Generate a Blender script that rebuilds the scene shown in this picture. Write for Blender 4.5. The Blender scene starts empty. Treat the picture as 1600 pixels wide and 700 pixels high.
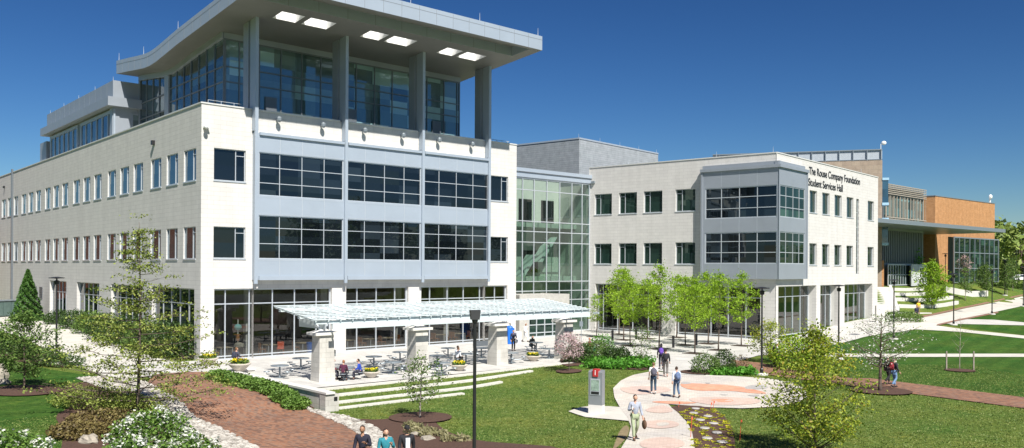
import bpy, bmesh, math, random
import numpy as np
from mathutils import Vector, Matrix, geometry
random.seed(7); rng = np.random.default_rng(7)
PI = math.pi
scn = bpy.context.scene
col = scn.collection
W = bpy.data.worlds.new("World"); scn.world = W; W.use_nodes = True

# ------------------------------------------------------------------ camera
H = 7.0; FPX = 1350.0; ROLL = 0.0055; PCY = 418.8
cr, sr = math.cos(ROLL), math.sin(ROLL)
cam_d = bpy.data.cameras.new('camera'); cam = bpy.data.objects.new('camera', cam_d); col.objects.link(cam)
cam_d.sensor_width = 36; cam_d.lens = FPX/1600*36; cam_d.shift_y = (PCY-350)/1600
cam_d.clip_end = 3000; cam_d.clip_start = .3
cam.matrix_world = Matrix(((cr, -sr, 0, 0), (0, 0, -1, 0), (sr, cr, 0, H), (0, 0, 0, 1)))
scn.camera = cam

# ------------------------------------------------------------------ terrain
FO = Vector((-22.7, 63.0)); E1 = Vector((1507, 1350)).normalized(); E2 = Vector((-1168, 1350)).normalized()
FN = Vector((E1.y, -E1.x))
def ss(x, a, b):
    t = min(1, max(0, (x-a)/(b-a))); return t*t*(3-2*t)
RT = [(0, 0), (72, 0), (85, .32), (97, .85), (112, 1.3), (132, 2.1), (150, 2.75), (160, 3.2), (200, 4.7), (260, 5.8), (400, 6.3), (4000, 6.3)]
def rise(y):
    for (a, za), (b, zb) in zip(RT, RT[1:]):
        if y <= b: return za+(zb-za)*(y-a)/(b-a)
    return 6.3
def zt(x, y):
    rx, ry = x-FO.x, y-FO.y
    u = rx*E1.x+ry*E1.y; w = rx*FN.x+ry*FN.y
    z = rise(y)*ss(x, 24, 40)
    z += ss(-x, 21, 34)*max(0, .35+.009*(min(y, 120)-40))
    if x > 44:
        v = (x-50)*-.649+(y-126)*.761
        z += max(0, 4.8-z)*ss(v, -12.5, -.5)*ss(x, 46, 50)
    z -= .62*ss(w, 16.6, 21.6)*(1-ss(w, 30, 41))*(1-ss(u, 8, 19))*ss(u, -16, -6)
    return z
def ray(px, py):
    cx = (px-800)/FPX; cy = (PCY-py)/FPX
    return cx*cr-cy*sr, cx*sr+cy*cr
def G(px, py):
    """ground point seen at photo pixel"""
    dx, dz = ray(px, py)
    t = 14.0
    while t < 600:
        if H+dz*t <= zt(dx*t, t): break
        t += .5
    a, b = t-.5, t
    for _ in range(20):
        m = (a+b)/2
        if H+dz*m <= zt(dx*m, m): b = m
        else: a = m
    return Vector((dx*b, b, zt(dx*b, b)))
def at(px, py, Y):
    dx, dz = ray(px, py); return Vector((dx*Y, Y, H+dz*Y))
def FP(u, w, z=None):
    p = FO+E1*u+FN*w
    return Vector((p.x, p.y, zt(p.x, p.y) if z is None else z))

# ------------------------------------------------------------------ materials
def nm(name):
    m = bpy.data.materials.new(name); m.use_nodes = True
    nt = m.node_tree; b = nt.nodes['Principled BSDF']; return m, nt, b
def nd(nt, t, **k):
    n = nt.nodes.new(t)
    for a, v in k.items():
        if a in n.inputs: n.inputs[a].default_value = v
        else: setattr(n, a, v)
    return n
def ramp(nt, fac, stops):
    r = nt.nodes.new('ShaderNodeValToRGB'); e = r.color_ramp.elements
    while len(e) < len(stops): e.new(.5)
    for el, (p, c) in zip(e, stops): el.position = p; el.color = (*c, 1)
    nt.links.new(fac, r.inputs['Fac']); return r.outputs['Color']
def coords(nt, which='Object', scale=None):
    t = nt.nodes.new('ShaderNodeTexCoord'); o = t.outputs[which]
    if scale:
        mp = nt.nodes.new('ShaderNodeMapping'); mp.inputs['Scale'].default_value = scale
        nt.links.new(o, mp.inputs['Vector']); o = mp.outputs['Vector']
    return o
def noise(nt, vec, scale, detail=4, rough=.55):
    n = nd(nt, 'ShaderNodeTexNoise', Scale=scale, Detail=detail, Roughness=rough)
    nt.links.new(vec, n.inputs['Vector']); return n.outputs['Fac']
def mix(nt, a, b, fac, mode='MIX'):
    m = nt.nodes.new('ShaderNodeMix'); m.data_type = 'RGBA'; m.blend_type = mode
    for s, v in ((m.inputs[6], a), (m.inputs[7], b), (m.inputs[0], fac)):
        if hasattr(v, 'is_linked') or hasattr(v, 'links'): nt.links.new(v, s)
        else: s.default_value = v if not isinstance(v, tuple) else (*v, 1)
    return m.outputs[2]
def bump(nt, b, h, strength=.3, dist=.02):
    n = nd(nt, 'ShaderNodeBump', Strength=strength, Distance=dist)
    nt.links.new(h, n.inputs['Height']); nt.links.new(n.outputs['Normal'], b.inputs['Normal'])
def plain(name, c, rough=.6, metal=0, var=.12, vs=3.0, spec=None):
    m, nt, b = nm(name)
    f = noise(nt, coords(nt), vs, 3)
    c2 = ramp(nt, f, [(.25, tuple(x*(1-var) for x in c)), (.75, tuple(min(1, x*(1+var)) for x in c))])
    nt.links.new(c2, b.inputs['Base Color'])
    b.inputs['Roughness'].default_value = rough; b.inputs['Metallic'].default_value = metal
    if spec is not None: b.inputs['Specular IOR Level'].default_value = spec
    return m
def swz(nt, o, order, scale=1.0):
    s = nt.nodes.new('ShaderNodeSeparateXYZ'); c = nt.nodes.new('ShaderNodeCombineXYZ'); nt.links.new(o, s.inputs[0])
    for i, k in enumerate(order):
        if k: nt.links.new(s.outputs[k], c.inputs[i])
    return c.outputs[0]
def masonry(name, c1, c2, cm, bw, rh, mort, noise_amt=.18, bumpst=.35, order=('X', 'Z', None), big=.25):
    m, nt, b = nm(name)
    v = swz(nt, coords(nt), order)
    br = nd(nt, 'ShaderNodeTexBrick', Scale=1.0)
    br.inputs['Color1'].default_value = (*c1, 1); br.inputs['Color2'].default_value = (*c2, 1); br.inputs['Mortar'].default_value = (*cm, 1)
    br.inputs['Brick Width'].default_value = bw; br.inputs['Row Height'].default_value = rh
    br.inputs['Mortar Size'].default_value = mort; br.inputs['Mortar Smooth'].default_value = .3; br.inputs['Bias'].default_value = 0
    nt.links.new(v, br.inputs['Vector'])
    f = noise(nt, coords(nt), 1.3, 5)
    st = noise(nt, coords(nt, scale=(1.2, 1.2, .12)), 1.0, 4)
    cc = mix(nt, br.outputs['Color'], ramp(nt, f, [(.3, (1-big,)*3), (.7, (1, 1, 1))]), 1.0, 'MULTIPLY')
    cc = mix(nt, cc, ramp(nt, st, [(.35, (1-noise_amt,)*3), (.6, (1, 1, 1))]), 1.0, 'MULTIPLY')
    nt.links.new(cc, b.inputs['Base Color']); b.inputs['Roughness'].default_value = .85
    b.inputs['Specular IOR Level'].default_value = .25
    bump(nt, b, br.outputs['Fac'], bumpst, -.012)
    return m
def glass_dark(name, base=(.012, .016, .02), ior=1.9, rough=.015, tint=(1, 1, 1), wob=.04):
    m, nt, b = nm(name)
    b.inputs['Base Color'].default_value = (*base, 1); b.inputs['Roughness'].default_value = rough
    b.inputs['IOR'].default_value = ior; b.inputs['Specular Tint'].default_value = (*tint, 1)
    sn = nd(nt, 'ShaderNodeVectorMath', operation='SNAP'); nt.links.new(coords(nt), sn.inputs[0]); sn.inputs[1].default_value = (1.9, 50, 1.17)
    wn = nt.nodes.new('ShaderNodeTexWhiteNoise'); nt.links.new(sn.outputs[0], wn.inputs['Vector'])
    f = noise(nt, coords(nt), .9, 1)
    bp_ = nd(nt, 'ShaderNodeBump', Strength=wob, Distance=.05); nt.links.new(f, bp_.inputs['Height'])
    sb_ = nd(nt, 'ShaderNodeVectorMath', operation='SUBTRACT'); nt.links.new(wn.outputs['Color'], sb_.inputs[0]); sb_.inputs[1].default_value = (.5, .5, .5)
    sc_ = nd(nt, 'ShaderNodeVectorMath', operation='SCALE'); nt.links.new(sb_.outputs[0], sc_.inputs[0]); sc_.inputs['Scale'].default_value = .035
    ad_ = nd(nt, 'ShaderNodeVectorMath', operation='ADD'); nt.links.new(bp_.outputs[0], ad_.inputs[0]); nt.links.new(sc_.outputs[0], ad_.inputs[1])
    no_ = nd(nt, 'ShaderNodeVectorMath', operation='NORMALIZE'); nt.links.new(ad_.outputs[0], no_.inputs[0]); nt.links.new(no_.outputs[0], b.inputs['Normal'])
    cc = ramp(nt, wn.outputs['Value'], [(.0, tuple(x*.4 for x in base)), (.72, base), (1, tuple(x*2.6 for x in base))]); nt.links.new(cc, b.inputs['Base Color'])
    return m
def glass_clear(name, tint=(.55, .6, .58), ior=1.55, base=.25):
    m, nt, b = nm(name)
    out = nt.nodes['Material Output']
    t = nd(nt, 'ShaderNodeBsdfTransparent'); t.inputs[0].default_value = (*tint, 1)
    g = nd(nt, 'ShaderNodeBsdfGlossy', Roughness=.01); g.inputs[0].default_value = (1, 1, 1, 1)
    lw = nd(nt, 'ShaderNodeLayerWeight', Blend=.5); f0 = ((ior-1)/(ior+1))**2
    pw = nd(nt, 'ShaderNodeMath', operation='POWER'); nt.links.new(lw.outputs['Facing'], pw.inputs[0]); pw.inputs[1].default_value = 5
    fr = nd(nt, 'ShaderNodeMath', operation='MULTIPLY_ADD'); nt.links.new(pw.outputs[0], fr.inputs[0]); fr.inputs[1].default_value = 1-f0; fr.inputs[2].default_value = f0
    mx = nt.nodes.new('ShaderNodeMixShader')
    nt.links.new(fr.outputs[0], mx.inputs[0]); nt.links.new(t.outputs[0], mx.inputs[1]); nt.links.new(g.outputs[0], mx.inputs[2])
    nt.links.new(mx.outputs[0], out.inputs['Surface']); nt.nodes.remove(b)
    return m
def leafmat(name, stops, trans=.35, rough=.55):
    m, nt, b = nm(name)
    g = nt.nodes.new('ShaderNodeNewGeometry')
    f = noise(nt, coords(nt), 1.1, 2)
    ad = nd(nt, 'ShaderNodeMath', operation='MULTIPLY_ADD'); nt.links.new(f, ad.inputs[0]); ad.inputs[1].default_value = .5
    ml = nd(nt, 'ShaderNodeMath', operation='MULTIPLY'); nt.links.new(g.outputs['Random Per Island'], ml.inputs[0]); ml.inputs[1].default_value = .5
    nt.links.new(ml.outputs[0], ad.inputs[2])
    c = ramp(nt, ad.outputs[0], stops)
    nt.links.new(c, b.inputs['Base Color']); b.inputs['Roughness'].default_value = rough
    b.inputs['Specular IOR Level'].default_value = .3
    tr = nt.nodes.new('ShaderNodeBsdfTranslucent'); nt.links.new(c, tr.inputs[0])
    mx = nt.nodes.new('ShaderNodeMixShader'); mx.inputs[0].default_value = trans
    nt.links.new(b.outputs[0], mx.inputs[1]); nt.links.new(tr.outputs[0], mx.inputs[2])
    nt.links.new(mx.outputs[0], nt.nodes['Material Output'].inputs['Surface'])
    return m
def grass(name, c1, c2, c3, stripes=0.0):
    m, nt, b = nm(name)
    o = coords(nt)
    f1 = noise(nt, o, .22, 5, .6); f2 = noise(nt, o, 2.6, 6, .75); f3 = noise(nt, o, 26, 3, .7)
    c = ramp(nt, f2, [(.34, c1), (.5, c2), (.66, c3)])
    c = mix(nt, c, ramp(nt, f1, [(.35, (.66, .86, .70)), (.65, (1.22, 1.06, .92))]), 1.0, 'MULTIPLY')
    c = mix(nt, c, ramp(nt, f3, [(.35, (.6, .66, .6)), (.66, (1.22, 1.2, 1.15))]), .8, 'MULTIPLY')
    f4 = noise(nt, coords(nt, scale=(1, 1, 1)), .9, 4, .7)
    c = mix(nt, c, ramp(nt, f4, [(.58, (1, 1, 1)), (.70, (1.7, 1.3, 1.05))]), .75, 'MULTIPLY')
    if stripes:
        mp = nt.nodes.new('ShaderNodeMapping'); mp.inputs['Rotation'].default_value = (0, 0, math.radians(38)); nt.links.new(o, mp.inputs[0])
        w = nd(nt, 'ShaderNodeTexWave', Scale=.16, Distortion=.6, Detail=2.0); nt.links.new(mp.outputs[0], w.inputs[0])
        w.inputs['Detail Scale'].default_value = 1.5
        c = mix(nt, c, ramp(nt, w.outputs['Fac'], [(.35, (1-stripes,)*3), (.65, (1+stripes*.6,)*3)]), 1.0, 'MULTIPLY')
    nt.links.new(c, b.inputs['Base Color']); b.inputs['Roughness'].default_value = .9; b.inputs['Specular IOR Level'].default_value = .1
    ad = nd(nt, 'ShaderNodeMath', operation='ADD'); nt.links.new(f3, ad.inputs[0]); nt.links.new(f2, ad.inputs[1])
    bump(nt, b, ad.outputs[0], .9, .06)
    return m
M = {}
M['stone'] = masonry('stone', (.65, .634, .605), (.61, .596, .57), (.48, .468, .448), .95, .33, .012, .07, .25, big=.06)
M['stone_plain'] = plain('stone_plain', (.64, .625, .59), .8, 0, .06, 2)
M['coping'] = plain('coping', (.62, .62, .6), .5, .1, .05)
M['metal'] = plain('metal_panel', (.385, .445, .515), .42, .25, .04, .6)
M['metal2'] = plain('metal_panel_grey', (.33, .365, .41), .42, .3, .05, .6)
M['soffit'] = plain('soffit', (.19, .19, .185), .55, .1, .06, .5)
M['shaft'] = plain('shaft', (.8, .8, .8), .6, 0, .03)
M['joint'] = plain('joint', (.2, .22, .25), .6)
M['alum'] = plain('aluminium', (.55, .59, .63), .38, .4, .05)
M['alum_dark'] = plain('aluminium_dark', (.16, .18, .20), .4, .3, .05)
M['white_metal'] = plain('white_metal', (.62, .69, .70), .5, .1, .05)
M['glass'] = glass_dark('window_glass', (.008, .012, .016), 1.62, .012, (.8, .93, 1))
M['glass_side'] = glass_dark('side_glass', (.02, .035, .045), 2.6, .012, (.7, .9, 1))
M['glass_green'] = glass_dark('green_glass', (.015, .035, .028), 1.6, .012, (.75, 1, .9))
M['glass_pent'] = glass_dark('penthouse_glass', (.035, .06, .062), 2.2, .015, (.75, .92, 1))
M['glass_shade'] = glass_dark('shaded_glass', (.13, .20, .20), 2.3, .02, (.7, .92, 1))
M['blind'] = glass_dark('blind_behind_glass', (.22, .28, .27), 1.5, .05)
M['clear'] = glass_clear('clear_glass', (.50, .53, .52), 1.8)
M['clear_green'] = glass_clear('clear_green_glass', (.40, .53, .47), 2.0)
M['brick'] = masonry('brick', (.53, .27, .115), (.44, .215, .085), (.46, .29, .17), .42, .16, .014, .12, .2, big=.2)
M['brick_side'] = masonry('brick_red', (.30, .10, .06), (.24, .08, .05), (.3, .2, .15), .42, .16, .014, .12, .2)
M['beige'] = masonry('beige_stone', (.42, .34, .26), (.38, .30, .23), (.3, .25, .2), 1.2, .6, .02, .08, .3)
M['corr'] = masonry('corrugated', (.36, .39, .42), (.33, .365, .39), (.25, .27, .29), 1.6, .28, .02, .05, .4)
M['conc'] = plain('concrete', (.58, .565, .53), .85, 0, .08, 1.2)
M['curb'] = plain('curb_stone', (.58, .56, .51), .85, 0, .12, 2.5)
M['steel'] = plain('steel_grey', (.25, .29, .32), .4, .4, .06)
M['black'] = plain('black_paint', (.018, .018, .02), .4, 0, .2)
M['lamp_lens'] = plain('lamp_lens', (.6, .6, .58), .3)
M['bark'] = plain('bark', (.12, .09, .07), .95, 0, .4, 9)
M['bark_light'] = plain('bark_light', (.30, .26, .22), .9, 0, .35, 9)
M['mulch'] = plain('mulch', (.075, .038, .025), 1, 0, .5, 14)
M['soil'] = plain('soil', (.05, .035, .025), 1, 0, .4, 14)
M['wood'] = plain('wood', (.32, .13, .045), .5, 0, .2, 4)
M['orange'] = plain('orange_plastic', (.7, .13, .06), .5)
M['blue'] = plain('blue_plastic', (.01, .13, .52), .45)
M['yellow'] = plain('yellow_paint', (.75, .72, .03), .5)
M['red'] = plain('red_paint', (.45, .03, .03), .45)
M['teal'] = plain('teal', (.1, .42, .42), .5)
M['white'] = plain('white_paint', (.8, .8, .8), .5, 0, .03)
M['tree_leaf'] = None
M['lightblue'] = plain('light_blue_paint', (.36, .56, .70), .45)
M['rock'] = plain('rock', (.30, .27, .22), .9, 0, .45, 5)
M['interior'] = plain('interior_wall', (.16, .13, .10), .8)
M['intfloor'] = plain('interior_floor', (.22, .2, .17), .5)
M['white_stone'] = masonry('pillar_stone', (.62, .60, .55), (.57, .55, .5), (.44, .42, .38), .6, .3, .01, .1, .3)
# leaves
M['lf_olive'] = leafmat('leaf_olive', [(.2, (.10, .15, .025)), (.5, (.22, .28, .05)), (.8, (.38, .42, .11))], .3)
M['lf_bright'] = leafmat('leaf_bright', [(.2, (.14, .25, .012)), (.5, (.27, .44, .025)), (.8, (.42, .60, .06))], .45)
M['lf_mid'] = leafmat('leaf_mid', [(.2, (.05, .10, .02)), (.5, (.11, .19, .04)), (.8, (.2, .30, .07))], .3)
M['lf_dark'] = leafmat('leaf_dark', [(.2, (.022, .05, .014)), (.5, (.045, .09, .02)), (.8, (.09, .15, .035))], .2)
M['lf_hosta'] = leafmat('leaf_lush', [(.2, (.05, .17, .015)), (.5, (.10, .30, .03)), (.8, (.18, .42, .06))], .35)
M['lf_red'] = leafmat('leaf_redtint', [(.2, (.13, .19, .02)), (.45, (.26, .34, .03)), (.68, (.38, .42, .045)), (.85, (.40, .20, .045))], .35)
M['lf_conifer'] = leafmat('leaf_conifer', [(.2, (.03, .08, .015)), (.5, (.06, .14, .025)), (.8, (.10, .22, .04))], .15)
M['lf_brownred'] = leafmat('leaf_brownish', [(.2, (.07, .05, .025)), (.5, (.16, .12, .04)), (.8, (.26, .22, .08))], .2)
M['fl_white'] = leafmat('petal_white', [(.2, (.62, .64, .56)), (.8, (.86, .86, .80))], .3)
M['fl_pink'] = leafmat('petal_pink', [(.2, (.50, .34, .36)), (.8, (.70, .55, .56))], .3)
M['fl_yellow'] = leafmat('petal_yellow', [(.2, (.68, .52, .01)), (.8, (.85, .75, .03))], .2)
M['lf_chart'] = leafmat('leaf_chartreuse', [(.2, (.22, .27, .02)), (.5, (.45, .46, .03)), (.85, (.68, .56, .04))], .3)
M['lf_bush'] = leafmat('leaf_bush', [(.2, (.06, .12, .02)), (.5, (.13, .24, .04)), (.8, (.24, .38, .08))], .35)
M['lf_blade'] = leafmat('blade_dry', [(.2, (.22, .22, .10)), (.8, (.42, .38, .22))], .3)

GRASS_A = grass('lawn_grass', (.07, .115, .024), (.125, .18, .042), (.20, .235, .075))
GRASS_B = grass('lawn_grass_green', (.032, .085, .016), (.055, .12, .024), (.09, .16, .036), .10)
def slabs(name, c, bw, rh, mort, joint, var=.15):
    m, nt, b = nm(name)
    br = nd(nt, 'ShaderNodeTexBrick', Scale=1.0); br.offset = 0
    br.inputs['Color1'].default_value = (*c, 1); br.inputs['Color2'].default_value = (*[x*.93 for x in c], 1); br.inputs['Mortar'].default_value = (*joint, 1)
    br.inputs['Brick Width'].default_value = bw; br.inputs['Row Height'].default_value = rh; br.inputs['Mortar Size'].default_value = mort
    mp = nt.nodes.new('ShaderNodeMapping'); mp.inputs['Rotation'].default_value = (0, 0, -math.atan2(E1.y, E1.x)); nt.links.new(coords(nt), mp.inputs[0])
    nt.links.new(mp.outputs[0], br.inputs['Vector'])
    f = noise(nt, coords(nt), .8, 5, .6)
    c_ = mix(nt, br.outputs['Color'], ramp(nt, f, [(.3, (1-var*1.6,)*3), (.7, (1, 1, 1))]), 1.0, 'MULTIPLY')
    nt.links.new(c_, b.inputs['Base Color']); b.inputs['Roughness'].default_value = .85
    return m
M['paving'] = slabs('paving', (.60, .585, .55), 1.5, 1.5, .02, (.40, .39, .37))
M['path'] = slabs('path_concrete', (.64, .615, .55), 40, 1.8, .02, (.45, .43, .40))
def pavers(name, cols, mort=(.3, .22, .18), bw=.24, rh=.12, rot=.6, msize=.008):
    m, nt, b = nm(name)
    mp = nt.nodes.new('ShaderNodeMapping'); mp.inputs['Rotation'].default_value = (0, 0, rot); nt.links.new(coords(nt), mp.inputs[0])
    br = nd(nt, 'ShaderNodeTexBrick', Scale=1.0)
    br.inputs['Color1'].default_value = (0, 0, 0, 1); br.inputs['Color2'].default_value = (1, 1, 1, 1); br.inputs['Mortar'].default_value = (.5, .5, .5, 1)
    br.inputs['Brick Width'].default_value = bw; br.inputs['Row Height'].default_value = rh; br.inputs['Mortar Size'].default_value = msize
    nt.links.new(mp.outputs[0], br.inputs['Vector'])
    f = noise(nt, coords(nt), 1.6, 6, .75)
    k = mix(nt, br.outputs['Color'], f, .55)
    c = ramp(nt, k, cols)
    c = mix(nt, c, mort, br.outputs['Fac'])
    f2 = noise(nt, coords(nt, scale=(1, 1, 1)), .35, 4)
    c = mix(nt, c, ramp(nt, f2, [(.3, (.82, .82, .85)), (.7, (1.08, 1.05, 1))]), 1.0, 'MULTIPLY')
    nt.links.new(c, b.inputs['Base Color']); b.inputs['Roughness'].default_value = .85
    bump(nt, b, br.outputs['Fac'], .3, -.01)
    return m
M['brickpath'] = pavers('brick_paving', [(.3, (.13, .075, .055)), (.45, (.26, .115, .062)), (.58, (.31, .165, .10)), (.75, (.18, .125, .10))], (.20, .12, .085))
M['cream'] = pavers('cream_pavers', [(.25, (.50, .47, .42)), (.75, (.62, .59, .54))], (.42, .38, .34), .3, .15, .2)
M['salmon'] = pavers('salmon_pavers', [(.25, (.60, .25, .15)), (.75, (.72, .38, .26))], (.5, .3, .22), .3, .15, .2)
M['palepink'] = pavers('pale_pink_pavers', [(.25, (.52, .40, .34)), (.75, (.62, .49, .43))], (.45, .35, .3), .3, .15, .2)
M['greypav'] = pavers('grey_pavers', [(.25, (.36, .35, .34)), (.75, (.46, .45, .43))], (.35, .33, .3), .3, .15, .2)

# ------------------------------------------------------------------ mesh builder
class MB:
    def __init__(s): s.v = []; s.f = []
    def quad(s, a, b, c, d):
        n = len(s.v); s.v += [tuple(a), tuple(b), tuple(c), tuple(d)]; s.f.append((n, n+1, n+2, n+3))
    def poly(s, pts):
        n = len(s.v); s.v += [tuple(p) for p in pts]; s.f.append(tuple(range(n, n+len(pts))))
    def box(s, x0, x1, y0, y1, z0, z1):
        n = len(s.v)
        s.v += [(x, y, z) for z in (z0, z1) for (x, y) in ((x0, y0), (x1, y0), (x1, y1), (x0, y1))]
        s.f += [tuple(n+i for i in q) for q in ((3, 2, 1, 0), (4, 5, 6, 7), (0, 1, 5, 4), (1, 2, 6, 5), (2, 3, 7, 6), (3, 0, 4, 7))]
    def hexa(s, p):   # 8 corner points bottom 4 then top 4
        n = len(s.v); s.v += [tuple(q) for q in p]
        s.f += [tuple(n+i for i in q) for q in ((3, 2, 1, 0), (4, 5, 6, 7), (0, 1, 5, 4), (1, 2, 6, 5), (2, 3, 7, 6), (3, 0, 4, 7))]
    def prism(s, pts, z0, z1):
        n = len(s.v); k = len(pts)
        s.v += [(p[0], p[1], z0) for p in pts]+[(p[0], p[1], z1) for p in pts]
        s.f.append(tuple(n+i for i in reversed(range(k)))); s.f.append(tuple(n+k+i for i in range(k)))
        for i in range(k): j = (i+1) % k; s.f.append((n+i, n+j, n+k+j, n+k+i))
    def tube(s, pts, rad, n=7, cap=True):
        pts = [Vector(p) for p in pts]; base = len(s.v)
        if not hasattr(rad, '__len__'): rad = [rad]*len(pts)
        a = None
        for i, p in enumerate(pts):
            t = (pts[min(i+1, len(pts)-1)]-pts[max(i-1, 0)]).normalized()
            if a is None:
                a = t.cross(Vector((0, 0, 1)) if abs(t.z) < .9 else Vector((1, 0, 0))).normalized()
            a = (a-t*a.dot(t)).normalized(); b = t.cross(a)
            for k in range(n):
                th = 2*PI*k/n; s.v.append(tuple(p+(a*math.cos(th)+b*math.sin(th))*rad[i]))
        for i in range(len(pts)-1):
            for k in range(n):
                k2 = (k+1) % n; s.f.append((base+i*n+k, base+i*n+k2, base+(i+1)*n+k2, base+(i+1)*n+k))
        if cap:
            s.f.append(tuple(base+k for k in reversed(range(n)))); e = base+(len(pts)-1)*n; s.f.append(tuple(e+k for k in range(n)))
    def lathe(s, prof, n=16, c=(0, 0, 0)):
        base = len(s.v)
        for r, z in prof:
            for k in range(n):
                th = 2*PI*k/n; s.v.append((c[0]+r*math.cos(th), c[1]+r*math.sin(th), c[2]+z))
        m = len(prof)
        for i in range(m-1):
            for k in range(n):
                k2 = (k+1) % n; s.f.append((base+i*n+k, base+i*n+k2, base+(i+1)*n+k2, base+(i+1)*n+k))
        s.f.append(tuple(base+k for k in reversed(range(n)))); s.f.append(tuple(base+(m-1)*n+k for k in range(n)))
    def ell(s, c, r, nu=10, nv=7, fn=None):
        base = len(s.v)
        for i in range(nv+1):
            ph = PI*i/nv
            for k in range(nu):
                th = 2*PI*k/nu; d = Vector((math.sin(ph)*math.cos(th), math.sin(ph)*math.sin(th), math.cos(ph)))
                q = fn(d) if fn else 1
                s.v.append((c[0]+r[0]*d.x*q, c[1]+r[1]*d.y*q, c[2]+r[2]*d.z*q))
        for i in range(nv):
            for k in range(nu):
                k2 = (k+1) % nu; s.f.append((base+i*nu+k, base+(i+1)*nu+k, base+(i+1)*nu+k2, base+i*nu+k2))
    def mesh(s, name, smooth=False):
        me = bpy.data.meshes.new(name); me.from_pydata(s.v, [], s.f); me.validate()
        if smooth:
            me.polygons.foreach_set('use_smooth', [True]*len(me.polygons))
        me.update(); return me
def tag(o, label=None, cat=None, group=None, kind=None):
    if label: o['label'] = label
    if cat: o['category'] = cat
    if group: o['group'] = group
    if kind: o['kind'] = kind
    return o
def empty(name, loc, rz=0, label=None, cat=None, group=None):
    o = bpy.data.objects.new(name, None); col.objects.link(o); o.empty_display_size = .2
    o.location = loc; o.rotation_euler = (0, 0, rz)
    return tag(o, label, cat, group)
def base_m(o): return Matrix.Translation(o.location) @ o.rotation_euler.to_matrix().to_4x4()
SPLIT = {'skylight_shaft', 'ledge', 'pilaster', 'bay_window', 'coping', 'bay_frame', 'interior_opening', 'louvre', 'roof', 'interior_wall', 'interior_column', 'railing', 'wall_light', 'reveal', 'panel_joint', 'seam', 'window_', 'bracket', 'roof_storey', 'undershirt'}
def islands(mb):
    par = list(range(len(mb.v)))
    def f(x):
        while par[x] != x: par[x] = par[par[x]]; x = par[x]
        return x
    for q in mb.f:
        for a in q[1:]: par[f(a)] = f(q[0])
    comp = {}
    for i in range(len(mb.v)): comp.setdefault(f(i), []).append(i)
    ks = list(comp); bb = {k: ([min(mb.v[i][j] for i in comp[k])-.03 for j in range(3)], [max(mb.v[i][j] for i in comp[k])+.03 for j in range(3)]) for k in ks}
    g = {k: k for k in ks}
    def h(x):
        while g[x] != x: x = g[x]
        return x
    for i, a in enumerate(ks):
        for b in ks[:i]:
            if all(bb[a][0][j] <= bb[b][1][j] and bb[b][0][j] <= bb[a][1][j] for j in range(3)): g[h(a)] = h(b)
    out = {}
    for q in mb.f: out.setdefault(h(f(q[0])), []).append(q)
    res = []
    for fs in out.values():
        m = MB(); mp = {}
        for q in fs:
            for i in q:
                if i not in mp: mp[i] = len(m.v); m.v.append(mb.v[i])
            m.f.append(tuple(mp[i] for i in q))
        m.done = 1; res.append(m)
    return res
def build(name, mb, mat, parent=None, mw=None, smooth=False, local=False):
    """mw: world matrix of the mesh frame. local=True: mesh is in the parent's own frame"""
    if isinstance(mb, MB) and name in SPLIT and not getattr(mb, 'done', 0):
        o = None
        for m_ in islands(mb): o = build(name, m_, mat, parent, mw, smooth, local)
        return o
    me = mb if isinstance(mb, bpy.types.Mesh) else mb.mesh(name, smooth)
    if mat and not len(me.materials): me.materials.append(mat)
    o = bpy.data.objects.new(name, me); col.objects.link(o)
    mw = mw or Matrix.Identity(4)
    if parent is not None:
        o.parent = parent
        if not local:
            top = parent
            chain = []
            while top is not None: chain.append(top); top = top.parent
            wm = Matrix.Identity(4)
            for c in reversed(chain):
                wm = wm @ c.matrix_parent_inverse @ c.matrix_basis
            o.matrix_parent_inverse = wm.inverted()
    o.matrix_basis = mw
    return o
def structure(name, mb, mat, smooth=False):
    return tag(build(name, mb, mat, smooth=smooth), kind='structure')
def copy_tree(o, parent=None):
    c = o.copy(); col.objects.link(c)
    if parent is not None: c.parent = parent
    for ch in list(o.children): copy_tree(ch, c)
    return c
class FR:
    def __init__(s, o, d):
        s.o = Vector(o); s.d = Vector(d).normalized()
        s.m = Matrix.Translation((s.o.x, s.o.y, 0)) @ Matrix.Rotation(math.atan2(s.d.y, s.d.x), 4, 'Z')
    def u(s, px, off=0):
        q = (px-800)/FPX; n = Vector((s.d.y, -s.d.x)); o = s.o+n*off
        return (o.x-o.y*q)/(s.d.y*q-s.d.x)
FF = FR(FO, E1); FS = FR(FO, -E2)
ATF = FR(FO+E1*31+E2*5.1, E1)
R1F = FR((8.71, 98), (1656, -1350)); R2F = FR((25.7, 84.1), (1173, 1350))

def wallmesh(u0, u1, z0, z1, holes, depth=.35, y0=0.0, mb=None):
    mb = mb or MB()
    us = sorted(set([u0, u1]+[h[0] for h in holes]+[h[1] for h in holes])); zs = sorted(set([z0, z1]+[h[2] for h in holes]+[h[3] for h in holes]))
    us = [u for u in us if u0 <= u <= u1]; zs = [z for z in zs if z0 <= z <= z1]
    for a, b in zip(us, us[1:]):
        for c, d in zip(zs, zs[1:]):
            mu, mz = (a+b)/2, (c+d)/2
            if any(h[0] < mu < h[1] and h[2] < mz < h[3] for h in holes): continue
            mb.quad((a, y0, c), (b, y0, c), (b, y0, d), (a, y0, d))
    for (a, b, c, d) in holes:
        e = y0+depth
        mb.quad((a, y0, c), (a, y0, d), (a, e, d), (a, e, c)); mb.quad((b, y0, d), (b, y0, c), (b, e, c), (b, e, d))
        mb.quad((a, y0, d), (b, y0, d), (b, e, d), (a, e, d)); mb.quad((b, y0, c), (a, y0, c), (a, e, c), (b, e, c))
    return mb
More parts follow.
